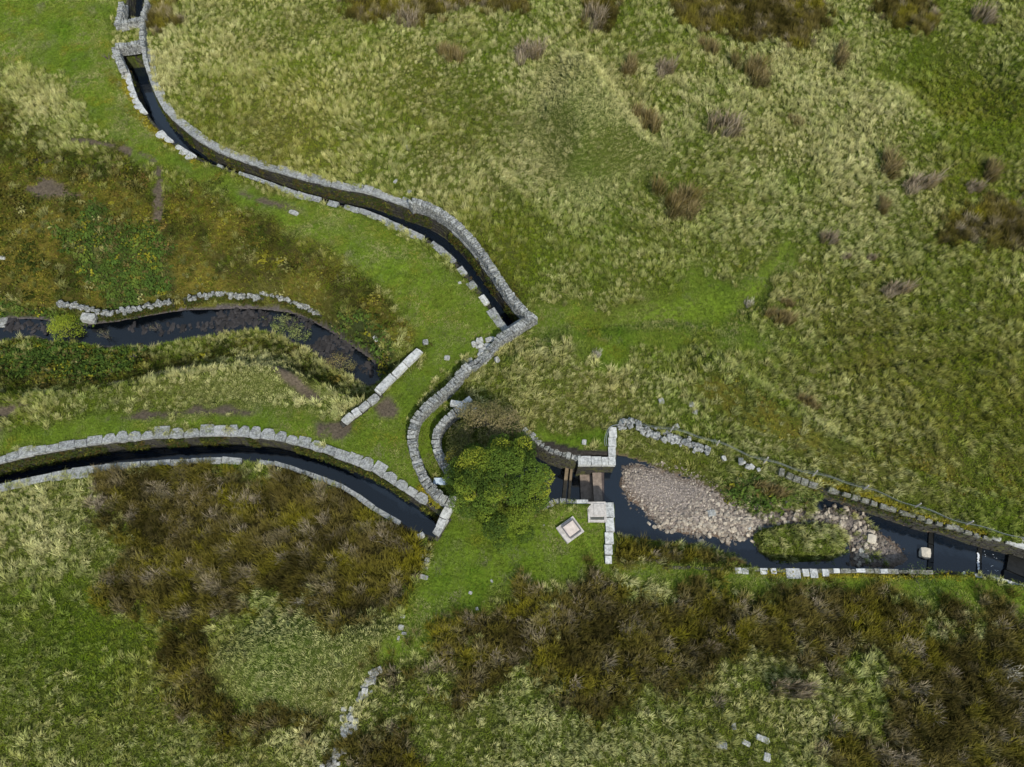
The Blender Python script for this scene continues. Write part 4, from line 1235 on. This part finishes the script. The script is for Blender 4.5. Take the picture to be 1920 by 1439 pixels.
def stream_rock():
    ps, sc, cs = [], [], []
    r = random.Random(77)
    for (px, py, rx, ry, n_) in ((455, 596, 60, 16, 240), (622, 655, 40, 26, 260), (560, 604, 30, 14, 90), (300, 615, 60, 12, 60), (400, 612, 40, 9, 60), (60, 615, 40, 10, 40), (20, 608, 20, 12, 40), (690, 690, 18, 14, 40)):
        for k in range(n_):
            a = r.uniform(0, 6.283); q = math.sqrt(r.random())
            x, y = P(px + rx * q * math.cos(a), py + ry * q * math.sin(a), -2.5)
            s_ = r.uniform(.08, .34) * r.uniform(.6, 1)
            ps.append((x, y, -2.54 - r.uniform(-.01, .05))); sc.append((s_ * r.uniform(.5, 1), s_ * r.uniform(1, 1.9), s_ * .45))
            v_ = r.uniform(.6, 1.5); cs.append((.026 * v_, .0235 * v_, .0235 * v_))
    n_ = len(ps)
    scatter('stream_rock', ps, np.c_[RNG.normal(0, .15, n_), RNG.normal(0, .15, n_), RNG.normal(0, .5, n_)], sc, pick('pebble', n_), np.array(cs), 'dark wet rock breaking the shallow stream in the gully', 'rock')
stream_rock()

def vegetation():
    c = .165
    X, Y = np.meshgrid(np.arange(-46, 46, c), np.arange(-6, 55, c))
    x = X.ravel() + RNG.uniform(-c * .5, c * .5, X.size); y = Y.ravel() + RNG.uniform(-c * .5, c * .5, X.size)
    # keep what a camera near this one can see
    dep = CAM_H * math.cos(TILT) + y * math.sin(TILT)
    m = (np.abs(x) < dep * .75 + 3.5)
    x, y = x[m], y[m]
    z = attributes(x, y)
    block = z['gulbed'] | z['rivbed'] | z['basin']
    for ch_ in CHANNELS:
        block |= sdf(ch_, x, y, 2) > -.14 - .34 * RNG.random(len(x))
    for L, wd in ((WALL_LINES['long'], .27), (WALL_LINES['inner'], .25)):
        block |= segd(L, x, y, 1) < wd
    for rc in ((1084, 850, 1162, 946), (1084, 852, 1156, 875), (1138, 799, 1157, 872), (1079, 935, 1153, 953), (1133, 937, 1153, 1056), (1102, 940, 1137, 980)):
        x0, y0 = P(rc[0], rc[3]); x1, y1 = P(rc[2], rc[1])
        block |= (x > x0) & (x < x1) & (y > y0) & (y < y1)
    block |= sdf(PL([(1043, 990), (1077, 966), (1093, 1000), (1064, 1020)]), x, y, 1) > 0
    block |= sdf(PL([(815, 895), (842, 895), (842, 911), (815, 911)]), x, y, 1) > 0
    for ln in ([(787, 656), (706, 735)], [(708, 741), (643, 791)]):
        block |= segd(PL(ln), x, y, 1) < .22
    xr = P(1420, 970, -1.1)[0]
    weedy = (sdf(GRAVEL, x, y, 2) > .0) & (x > xr) & (fbm(x, y, .8, 261) > .56)
    block &= ~(weedy & (RNG.random(len(x)) < .5))
    u = RNG.random(len(x)); u2 = RNG.random(len(x)); u3 = RNG.random(len(x))
    block |= (u2 < z['bare'] * 1.4 * sst(.22, .46, fbm(x, y, .8, 90)))
    ok = ~block
    x, y, u, u2, u3 = x[ok], y[ok], u[ok], u2[ok], u3[ok]
    z = {k: v[ok] for k, v in z.items()}
    h = hgt(x, y)
    ok = h > -2.0 if False else np.ones(len(x), bool)
    n = len(x)
    kind = np.zeros(n, int)                                   # 0 none 1 turf 2 rough 3 tussock 4 rush 5 leafy 6 moss
    kind[u < .66] = 1
    roughz = (1 - z['turf'])
    kind[(u < .72 + .2 * z['fine']) & (u2 < roughz * (.5 + .45 * z['fine']))] = 2
    # tussocks stand apart from each other: one to a cell of a loose lattice
    cs = .27
    ci, cj = np.floor(x / cs).astype(int), np.floor(y / cs).astype(int)
    _, first = np.unique(ci * 100003 + cj, return_index=True)
    tk = np.zeros(n, bool); tk[first] = True
    kind[tk & (u2 < roughz * (.34 + .55 * z['pale'] + .9 * (fbm(x, y, 1.4, 181, 2) - .4)) * (1 - .6 * z['heath']) * (1 - .85 * z['fine']))] = 3
    kind[(u3 < z['heath'] * .3) & (kind != 3) & (fbm(x, y, .9, 201) > .4)] = 6
    kind[tk & (z['turf'] > .5) & (u2 < .14 + .5 * (fbm(x, y, 1.3, 221) > .6))] = 2
    kind[(u3 < z['moss'] * .4)] = 6
    kind[tk & (u3 < z['heath'] * .5) & (fbm(x, y, 1.2, 223) > .42)] = 7
    kind[(u3 < z['gold'] * .9)] = 6
    rd = .2 + .3 * (fbm(x, y, .8, 191) > .42)
    kind[(u3 < z['rush'])] = 0
    kind[(u3 < z['rush']) & (u < rd)] = 4
    kind[(u3 < z['rush']) & (u >= rd) & (u < .6)] = 2
    kind[(u3 < z['bram'] * .9) & (u < .55)] = 5
    # colours
    pale = np.clip(z['pale'] + RNG.normal(0, .2, n), 0, 1); green = np.clip(z['green'] + RNG.normal(0, .15, n), 0, 1); olive = np.clip(z['olive'] + RNG.normal(0, .15, n), 0, 1)
    tus = kind == 3
    col = np.tile(np.array([[.11, .145, .013]]), (n, 1))
    col = mix(col, (.54, .505, .23), np.clip(np.where(tus, pale * 1.1 + .2, pale * .3 + .95 * z['fine'] * (.55 + .6 * fbm(x, y, 1.3, 251))), 0, 1))
    col = mix(col, (.125, .21, .008), green * .75)
    col = mix(col, (.20, .16, .014), olive * .6)
    hv = fbm(x, y, 1.0, 171)
    hc = mix(np.tile(np.array([[.072, .068, .012]]), (n, 1)), (.17, .152, .014), np.clip(hv * 3.4 - 1.75, 0, 1))
    hc = mix(hc, (.27, .25, .10), np.clip(fbm(x, y, .6, 207) * 4 - 2.4, 0, 1))
    hc = mix(hc, (.115, .07, .022), np.clip(fbm(x, y, .8, 175) * 3 - 1.6, 0, 1))
    hc = mix(hc, (.03, .038, .007), np.clip(fbm(x, y, .9, 179) * 4 - 1.8, 0, 1))
    hm = np.where(tus, .6, .97) * z['heath']
    col = col * (1 - hm)[:, None] + hc * hm[:, None]
    tcol = np.tile(np.array([[.17, .207, .030]]), (n, 1))
    tcol = mix(tcol, (.32, .295, .13), np.clip(fbm(x, y, 1.5, 70) * 2.6 - .95 + RNG.normal(0, .18, n), 0, 1) * .85)
    tcol = mix(tcol, (.085, .165, .012), np.clip(fbm(x, y, 2.0, 73) * 2.4 - 1.0, 0, 1))
    tcol = mix(tcol, (.065, .085, .022), np.clip(fbm(x, y, .6, 75) * 5 - 3.0, 0, 1) * .7)
    tcol = mix(tcol, (.20, .18, .11), np.clip(fbm(x, y, .8, 225) * 5 - 3.1, 0, 1) * .7)
    tcol = mix(tcol, (.25, .215, .015), np.clip(fbm(x, y, 1.1, 79) * 3 - 1.8, 0, 1) * .8)
    short = (kind == 1)
    col[short] = mix(col[short], (.10, .155, .008), np.full(short.sum(), .45))
    tz = z['turf'][:, None]
    col = np.where(((kind == 1) | (kind == 2))[:, None], col * (1 - tz) + tcol * tz, col)
    ru = np.tile(np.array([[.125, .095, .027]]), (n, 1))
    ru = mix(ru, (.19, .165, .012), np.clip(fbm(x, y, 1.1, 81) * 2.4 - .9, 0, 1))
    ru = mix(ru, (.36, .29, .22), np.clip(fbm(x, y, .45, 84) * 3.4 - 1.9 + RNG.normal(0, .3, n), 0, 1) * .85)
    ru = mix(ru, (.05, .036, .010), np.clip(fbm(x, y, 1.1, 87) * 3 - 1.3, 0, 1))
    inrush = (kind == 4) | ((kind == 2) & (z['rush'] > .5))
    col[inrush] = ru[inrush]
    br = np.tile(np.array([[.038, .066, .012]]), (n, 1))
    br = mix(br, (.095, .125, .02), np.clip(fbm(x, y, .7, 203) * 3 - 1.3, 0, 1) * RNG.random(n)); br = mix(br, (.16, .15, .015), (RNG.random(n) < .07) * 1.0); br = mix(br, (.075, .06, .02), (RNG.random(n) < .08) * 1.0)
    col[kind == 5] = br[kind == 5]
    hm6 = (kind == 6) & (z['gold'] < .3) & (z['moss'] < .3)
    mo = mix(np.tile(np.array([[.17, .14, .018]]), (n, 1)), (.12, .13, .02), RNG.random(n)); mo = mix(mo, (.12, .075, .02), (RNG.random(n) < .2) * .8)
    mo[hm6] = hc[hm6]
    col[kind == 7] = (hc * RNG.uniform(.5, 1.15, n)[:, None])[kind == 7]
    gd6 = (kind == 6) & (z['gold'] >= .3)
    mo[gd6] = mix(np.tile(np.array([[.25, .20, .015]]), (n, 1)), (.17, .155, .02), RNG.random(n))[gd6]
    col[kind == 6] = mo[kind == 6]
    col *= (1 + RNG.normal(0, .17, n))[:, None].clip(.5, 1.5)
    names = {1: 'turf', 2: 'rough', 3: 'tussock', 4: 'rush', 5: 'leafy', 6: 'moss', 7: 'leafy'}
    idx = np.zeros(n, int)
    for k, nm in names.items():
        idx[kind == k] = pick(nm, int((kind == k).sum()))
    ang = 7.0 * (fbm(x, y, 6, 66) - .5) + .9 + RNG.normal(0, .45, n)
    sc = RNG.uniform(.8, 1.25, n)
    sc[kind == 3] *= (RNG.uniform(.5, 1.4, n) * (.65 + .75 * fbm(x, y, 2.6, 241)))[kind == 3]
    sc[kind == 1] *= (1 + .25 * (1 - z['turf'][kind == 1]))
    sc *= (1 - .25 * z['fine'] * (kind == 2))
    sc[kind == 7] *= RNG.uniform(.7, 1.9, int((kind == 7).sum()))
    sc[kind == 5] *= RNG.uniform(.9, 1.9, int((kind == 5).sum()))
    sc[kind == 6] *= RNG.uniform(.7, 1.7, int((kind == 6).sum()))
    S3 = np.c_[sc, sc, sc * RNG.uniform(.85, 1.15, n)]
    R3 = np.c_[RNG.normal(0, .1, n), RNG.normal(0, .1, n), ang]
    pos = np.c_[x, y, h]
    for name, ks, lab, cat in (('moor_grass', (1, 2, 3), 'pale tussock grass and short green turf covering the moor', 'grass'), ('rush_bed', (4,), 'dense beds of tall brown rushes', 'rushes'),
                               ('heath_cover', (7,), 'low olive and rust heathy growth on the gully slopes', 'heath'), ('bramble_cover', (5,), 'dark green leafy undergrowth on the gully banks', 'undergrowth'), ('moss_cover', (6,), 'yellow and rust moss on banks and wall tops', 'moss')):
        s = np.isin(kind, ks)
        scatter(name, pos[s], R3[s], S3[s], idx[s], col[s], lab, cat)
vegetation()

# plants rooted in the channel masonry
def wall_plants():
    ps, cs, ks = [], [], []
    for line, sg, n_, lo, top, dense, bat in ((TOP_R, 1, 2400, -1.3, -.25, 0, .08), (LOW_U, 1, 2600, -1.3, -.25, 0, .08), (TOP_L, -1, 350, -.5, -.2, 0, .08), (LOW_L, -1, 150, -.6, -.2, 0, .08),
                           (PL([(108, 571), (140, 574), (165, 580), (186, 588)], -1.8), 1, 300, -2.4, -1.8, 1, .13), (PL([(192, 590), (225, 585), (245, 582), (280, 575), (320, 567)], -1.8), 1, 500, -2.4, -1.8, 1, .13),
                           (PL([(345, 563), (380, 556), (420, 552), (455, 556), (490, 560)], -1.75), 1, 500, -2.4, -1.75, 1, .13), (PL([(490, 550), (512, 555), (535, 562), (560, 572), (600, 590)], -1.6), 1, 500, -2.4, -1.6, 1, .13),
                           (PL([(1460, 888), (1500, 903), (1560, 921), (1600, 932), (1665, 955), (1738, 980), (1785, 990), (1852, 1013)]), 1, 420, -.7, .1, 0, .08)):
        p = Path(line)
        for k in range(n_):
            s = random.uniform(0, p.len)
            if dense < 1 and vn(np.array([s]), np.array([sg * 3.0 + lo]), 1.1, 91)[0] < .35: continue
            x, y, tx, ty = p.at(s)
            zz = random.uniform(lo, top)
            nx, ny = -ty * sg, tx * sg
            off = -.02 - bat * (top - zz) - random.uniform(0, .08) * dense
            ps.append((x + nx * off, y + ny * off, zz)); r = random.random()
            cs.append((.03, .042, .01) if r < .5 else (.05, .048, .012) if r < .8 else (.06, .038, .014) if r < .93 else (.12, .12, .02))
            ks.append('leafy' if random.random() < .4 else 'moss' if random.random() < .7 else 'turf')
    n = len(ps)
    idx = np.array([random.choice(KIND[k]) for k in ks])
    sc = RNG.uniform(.4, .95, n)
    scatter('wall_plants', ps, np.c_[RNG.normal(0, .4, n), RNG.normal(0, .4, n), RNG.random(n) * 6.28], np.c_[sc, sc, sc], idx, np.array(cs), 'ferns and moss growing from the channel masonry', 'wall plants')
wall_plants()

# isolated rush clumps, each a thing
def rush_mesh(seed, n, R, L, pal):
    r = random.Random(seed)
    v, f, tip, cols = [], [], [], []
    k_ = r.randint(7, 10)
    for c_ in range(k_):
        a = r.uniform(0, 6.283); q = R * math.sqrt(r.random()) * (1 + .35 * math.sin(a * 2 + seed))
        cx, cy = q * math.cos(a), q * math.sin(a)
        lk = r.uniform(.6, 1.15)
        d = blades(n // k_, (L[0] * lk, L[1] * 1.45 * lk), .02, .42, R * .34, (r.gauss(.08, .12), r.gauss(.06, .12)), seed * 31 + c_, .95)
        o = len(v)
        v += [(p[0] + cx, p[1] + cy, p[2]) for p in d[0]]; f += [tuple(i + o for i in q_) for q_ in d[1]]; tip += d[2]
        own = r.random()
        for b_ in range(n // k_):
            t = min(1, max(0, own * .7 + r.gauss(.15, .25)))
            c = (np.array(pal[0]) * (1 - t) + np.array(pal[1]) * t) * r.uniform(.7, 1.25)
            cols += [(*c, 1)] * 5
    return blade_mesh('rush_clump', (v, f, tip), M_BLADEV, cols)
PAL_B = ((.12, .085, .02), (.25, .19, .10)); PAL_M = ((.15, .105, .05), (.36, .29, .22)); PAL_P = ((.38, .34, .26), (.5, .46, .38))
RM = {}
for key, n_, R_, L_, pal in (('b1', 714, .55, (.45, .75), PAL_B), ('b2', 1530, .95, (.5, .85), PAL_B), ('b3', 714, .55, (.45, .8), PAL_B), ('m1', 646, .55, (.45, .75), PAL_M), ('m2', 646, .55, (.45, .8), PAL_M), ('p', 160, .28, (.3, .5), PAL_P)):
    RM[key] = rush_mesh(hash(key) % 1000 if False else sum(map(ord, key)), n_, R_, L_, pal)
CL = [(1270, 385, 76, 62, 'b2', 'largest domed brown rush clump, alone in pale grass right of the channel'), (985, 105, 60, 42, 'm1', 'grey mauve rush clump above the pale ridge'), (762, 45, 36, 30, 'm2', 'small dark mauve rush clump near the top edge'), (845, 112, 48, 30, 'b1', 'low wide brown rush clump left of the mauve one'),
      (1175, 136, 44, 32, 'b3', 'left clump of the pair beside the green spot'), (1242, 136, 40, 34, 'm1', 'right clump of the pair beside the green spot'), (1208, 235, 52, 46, 'b1', 'rush clump in the hollow right of the pale ridge'), (1352, 245, 56, 40, 'm2', 'rush clump with pale tips between two hollows'), (1410, 140, 52, 60, 'b2', 'tall oval rush clump below the upper rush bed'),
      (1715, 352, 78, 30, 'm1', 'long low rush clump with grey tips at the right'), (1660, 320, 60, 40, 'b3', 'brown rush clump above the long low one'), (1836, 38, 38, 30, 'm2', 'lone mauve rush clump in the top right corner'), (1670, 550, 62, 28, 'm1', 'lone mauve rush clump amid combed grass on the right'), (1458, 603, 52, 28, 'b1', 'brown rush clump right of the bright green patch'),
      (1475, 1295, 70, 40, 'm2', 'mauve tipped rush clump inside the pale patch at the bottom right'), (1325, 95, 36, 26, 'b1', 'small rush clump left of the oval one'), (1570, 115, 38, 40, 'b3', 'olive rush clump below the top rushes'), (1490, 232, 24, 22, 'b1', 'tiny rush clump in pale grass'), (1820, 355, 34, 26, 'm1', 'small rush clump above the right rush bed'),
      (1850, 330, 44, 30, 'b3', 'olive rush clump near the right edge'), (1550, 452, 30, 24, 'm2', 'small faint rush clump in the middle of the pale field'), (1512, 762, 34, 34, 'b1', 'tan rush tuft beside the combed grass slope'), (1650, 392, 34, 24, 'b3', 'small green brown clump below the long low clump'), (566, 1128, 24, 14, 'p', 'left of two whitish tufts at the rush edge'), (592, 1131, 24, 14, 'p', 'right of two whitish tufts at the rush edge'),
      (1110, 42, 38, 40, 'm2', 'rush clump left of centre at the top'), (1582, 484, 18, 14, 'm1', 'tiny mauve tuft, left of two'), (1630, 486, 20, 16, 'm1', 'tiny mauve tuft, right of two'), (1475, 573, 22, 18, 'b1', 'tiny brown tuft above the clump by the green patch'), (1890, 1262, 40, 36, 'p', 'pale straw tuft among dark rushes at the right edge'), (1330, 1215, 30, 26, 'm2', 'mauve tuft at the lower edge of the rush bed'), (1380, 1055, 24, 12, 'b1', 'brown tuft at the tip of the river bench'),
      (1440, 925, 60, 24, 'b1', 'dark rush clump overhanging the gravel under the wall'), (1118, 668, 24, 18, 'p', 'straw tuft in the pale grass above the tree'), (1402, 572, 24, 16, 'p', 'pale tuft on the bright green patch')]
for px, py, wp, hp, key, lab in CL:
    x, y, z_ = PG(px, py)
    R0 = {'b2': 1.3, 'p': .5}.get(key, .85)
    s_ = 1.3 * (P(px + 1, py)[0] - P(px, py)[0]) * wp / 2 / R0
    s2 = (P(px, py - 1)[1] - P(px, py)[1]) * hp * 1.2 / 2 / R0
    o = link('rush_clump', RM[key], None, (x, y, z_ - .02), (0, 0, random.uniform(-.2, .2)), (s_, s2, min(1.25, max(.6, s_))))
    tag(o, lab, 'rushes', 'isolated rush clumps')

# ------------------------------------------------------------------ trees and bushes
def leafy_mesh(name, clumps, per, size, pal, seed, m=M_BLADEV, shell=.55):
    r = random.Random(seed)
    v, f, tip, col = [], [], [], []
    for (cx, cy, cz, cr, ci) in clumps:
        base = np.array(pal[ci])
        for k in range(int(per * (cr / .6) ** 2)):
            d = Vector((r.gauss(0, 1), r.gauss(0, 1), r.gauss(0, .75) + .25)).normalized()
            p = Vector((cx, cy, cz)) + d * cr * (shell + (1 - shell) * r.random())
            t = Vector((r.gauss(0, 1), r.gauss(0, 1), r.gauss(0, .6))).normalized()
            nn = (d * .6 + Vector((r.gauss(0, .5), r.gauss(0, .5), .7))).normalized()
            s = nn.cross(t)
            if s.length < .1: continue
            s.normalize(); t = s.cross(nn)
            l = size * r.uniform(.65, 1.35)
            b = len(v)
            v += [tuple(p - t * l * .5), tuple(p + s * l * .27), tuple(p + t * l * .5), tuple(p - s * l * .27)]
            f.append((b, b + 1, b + 2, b + 3)); tip += [1, 1, 1, 1]
            c = base * r.uniform(.65, 1.35)
            col += [(*c, 1)] * 4
    return blade_mesh(name, (v, f, tip), m, col)

def tree(name, label, cat, px, py, zc, crown, height, n_clumps, per, leaf, pal, seed, weights, cz0=.35, cr=(.45, .75), shell=.55):
    """crown: half widths in x and y"""
    r = random.Random(seed)
    x, y = P(px, py, zc)
    zb = hz(x, y)
    root = empty(name, (x, y, zb), label, cat)
    top = height
    clumps = []
    for k in range(n_clumps):
        a = r.uniform(0, 6.283); q = math.sqrt(r.random())
        fx, fy = q * math.cos(a), q * math.sin(a)
        zz = top * (cz0 + (1 - cz0) * math.sqrt(max(0, 1 - q * q)) * r.uniform(.72, 1.0)) - .2
        edge = 1 + .16 * math.sin(a * 3 + seed) + .12 * math.sin(a * 5.3 + 1) + r.uniform(-.12, .1)
        clumps.append((fx * crown[0] * edge * .88, fy * crown[1] * edge * .88, zz, r.uniform(*cr), r.choices(range(len(pal)), weights)[0]))
    mb = MB()
    mb.tube([(0, 0, -.2), (.05, .03, height * .2), (-.04, .06, height * .4)], height * .035, height * .024, 8)
    mb.build('trunk', M_BARK, root)
    for k in range(0, len(clumps), max(1, len(clumps) // 16)):
        c = clumps[k]
        mb = MB()
        mid = (c[0] * .45 + r.uniform(-.2, .2), c[1] * .45 + r.uniform(-.2, .2), height * .4 + (c[2] - height * .4) * .55)
        mb.tube([(0, .04, height * .36), mid, (c[0], c[1], c[2])], height * .014, .012, 5)
        mb.build('branch', M_BARK, root)
    o = link('crown', leafy_mesh('crown', clumps, per, leaf, pal, seed, M_BLADEV, shell), root)
    return root

tree('broadleaf_tree', 'green and yellow leafy tree standing beside the weir basin', 'tree', 934, 924, 0, (2.7, 2.7), 4.8, 150, 620, .088,
     [(.058, .09, .013), (.088, .118, .014), (.155, .17, .018), (.036, .058, .010), (.17, .15, .014)], 5, [5, 4, 1.7, 4, .2], .2, (.3, .6), .72)
tree('thin_tree', 'brownish sparse tree rising just behind the green tree', 'tree', 918, 806, .3, (1.95, 1.15), 2.4, 60, 300, .075,
     [(.12, .105, .042), (.165, .135, .065), (.095, .095, .026)], 8, [4, 4, 2], .3, (.3, .55))
tree('thin_tree', 'dull olive bush on the left flank of the green tree', 'tree', 868, 860, .3, (.8, 1.6), 2.3, 34, 260, .08,
     [(.075, .075, .022), (.10, .095, .026), (.05, .052, .016)], 9, [4, 4, 2], .3, (.3, .5))

def bush(label, px, py, z, r_, pal, weights, n, seed, leaf=.07, per=150, hgt_=None, name='bush'):
    rr = random.Random(seed)
    x, y = P(px, py, z)
    zb = hz(x, y)
    root = empty(name, (x, y, zb), label, 'bush')
    hh = hgt_ or r_ * 1.1
    cl = []
    for k in range(n):
        a = rr.uniform(0, 6.283); q = math.sqrt(rr.random())
        cl.append((q * math.cos(a) * r_, q * math.sin(a) * r_ * .9, .15 + hh * math.sqrt(max(0, 1 - q * q)) * rr.uniform(.6, 1), rr.uniform(.25, .4) * min(1, r_), rr.choices(range(len(pal)), weights)[0]))
    mb = MB()
    for c in cl[:6]:
        mb.tube([(0, 0, -.15), (c[0] * .5, c[1] * .5, c[2] * .6), (c[0], c[1], c[2])], .03, .01, 5)
    mb.build('stems', M_BARK, root)
    link('foliage', leafy_mesh('foliage', cl, per, leaf, pal, seed), root)
GRN = [(.12, .15, .018), (.15, .17, .02), (.09, .12, .016)]
bush('round yellow green bush leaning over the stream', 118, 612, -2.0, .95, [(.17, .21, .02), (.21, .235, .022), (.12, .16, .018)], [4, 3, 3], 50, 31, .06, 300, 1.1)
bush('brown twiggy bush growing in the gully stream', 634, 680, -2.0, .85, [(.22, .17, .07), (.18, .15, .06), (.20, .185, .06)], [4, 3, 2], 26, 32, .05, 240, 1.0)
bush('pale green mat of plants spreading over the stream bend', 532, 606, -2.4, .75, [(.20, .215, .075), (.15, .18, .05)], [3, 2], 30, 33, .06, 260, .3)
bush('pale green plants trailing downstream of the stream mat', 564, 624, -2.4, .65, [(.20, .215, .075), (.15, .18, .05)], [3, 2], 26, 34, .06, 260, .3)
bush('small green tuft of plants in the stream beside the mat', 492, 597, -2.4, .25, GRN, [3, 2, 1], 8, 35, .05, 200, .3)
bush('grey green straggly shrub on the stream edge', 196, 628, -2.2, .5, [(.12, .12, .06), (.16, .15, .08)], [3, 2], 12, 36, .05, 130, .9)
bush('thin shrub hanging over the middle of the stream', 290, 612, -2.2, .4, [(.11, .115, .05), (.15, .14, .07)], [3, 2], 9, 37, .05, 110, .8)
bush('dark leafy shrub on the gully end beside the parapet', 712, 672, -1.6, .6, [(.05, .07, .02), (.075, .085, .02), (.13, .10, .02)], [4, 3, 1], 20, 38, .08, 150, .7)
bush('small dark bush growing from the moss on the south river wall', 1640 + 80, 1084, 0, .75, [(.05, .075, .02), (.08, .095, .022)], [3, 2], 20, 39, .06, 160, .4)
bush('yellow leaved low shrub above the gully stream', 245, 668, -1.6, .35, [(.22, .21, .02), (.16, .16, .02)], [3, 2], 9, 41, .06, 170, .35)
bush('yellow leaved low shrub at the foot of the gully path', 205, 692, -1.2, .35, [(.22, .20, .02), (.15, .15, .02)], [3, 2], 8, 42, .06, 170, .3)
bush('brown heather shrub beside the bridge side wall', 203, 112, 0, .45, [(.10, .08, .035), (.13, .12, .035)], [3, 2], 12, 43, .05, 170, .5)

# ------------------------------------------------------------------ fence and cables
def fence():
    pts = PL([(1158, 794), (1200, 797), (1240, 803), (1290, 814), (1340, 829), (1413, 857), (1480, 877), (1580, 903), (1640, 922), (1700, 944), (1800, 978), (1900, 1004), (1990, 1028)], .35)
    p = Path(pts)
    x0, y0, _, _ = p.at(p.len / 2)
    root = empty('wire_fence', (x0, y0, 0), 'slack grey wire netting fence running along the top of the river wall', 'fence')
    s = .3
    while s < p.len:
        x, y, tx, ty = p.at(s)
        mb = MB(); mb.tube([(x - x0, y - y0, -.2), (x - x0 + random.uniform(-.08, .08), y - y0 + random.uniform(-.08, .08), .75)], .045, .04, 6)
        mb.build('post', M_POST, root)
        s += 2.6
    def off(s, o, z):
        x, y, tx, ty = p.at(min(max(s, 0), p.len))
        sag = .05 * math.sin(s * 2.4)
        return (x - ty * (o + sag * .6) - x0, y + tx * (o + sag * .6) - y0, z + sag)
    for o_, z_ in ((-.12, .68), (.18, .16)):
        mb = MB(); mb.tube([off(k * .4, o_, z_) for k in range(int(p.len / .4) + 1)], .008, .008, 4)
        mb.build('wire', M_WIRE, root)
    mb = MB()
    s = 0
    while s < p.len - .12:
        if s > 1.2:
            mb.tube([off(s, -.16, .62), off(s + .09, .2, .06)], .005, .005, 3)
            mb.tube([off(s + .09, -.16, .62), off(s, .2, .06)], .005, .005, 3)
        s += .09
    mb.build('netting', M_WIRE, root, kind='stuff')
fence()
def cable():
    pts = [(1157, 797, .3), (1146, 800, .3), (1139, 812, .25), (1136, 826, .25), (1138, 836, .25)]
    q0 = P(1140, 815)
    root = empty('cable_loop', (*q0, 0), 'grey loops of wire slung round the white weir block', 'cable')
    for k in range(3):
        mb = MB()
        line = smooth(PL([(a - k * 1.6 + (2 if k == 1 else 0), b + k * 1.2) for a, b, _ in pts], .3), .12)
        mb.tube([(c[0] - q0[0], c[1] - q0[1], .32 + .05 * k + .04 * math.sin(i * .8 + k)) for i, c in enumerate(line)], .014, .014, 5)
        mb.build('strand', M_WIRE, root)
cable()
print('objects', len(bpy.data.objects))
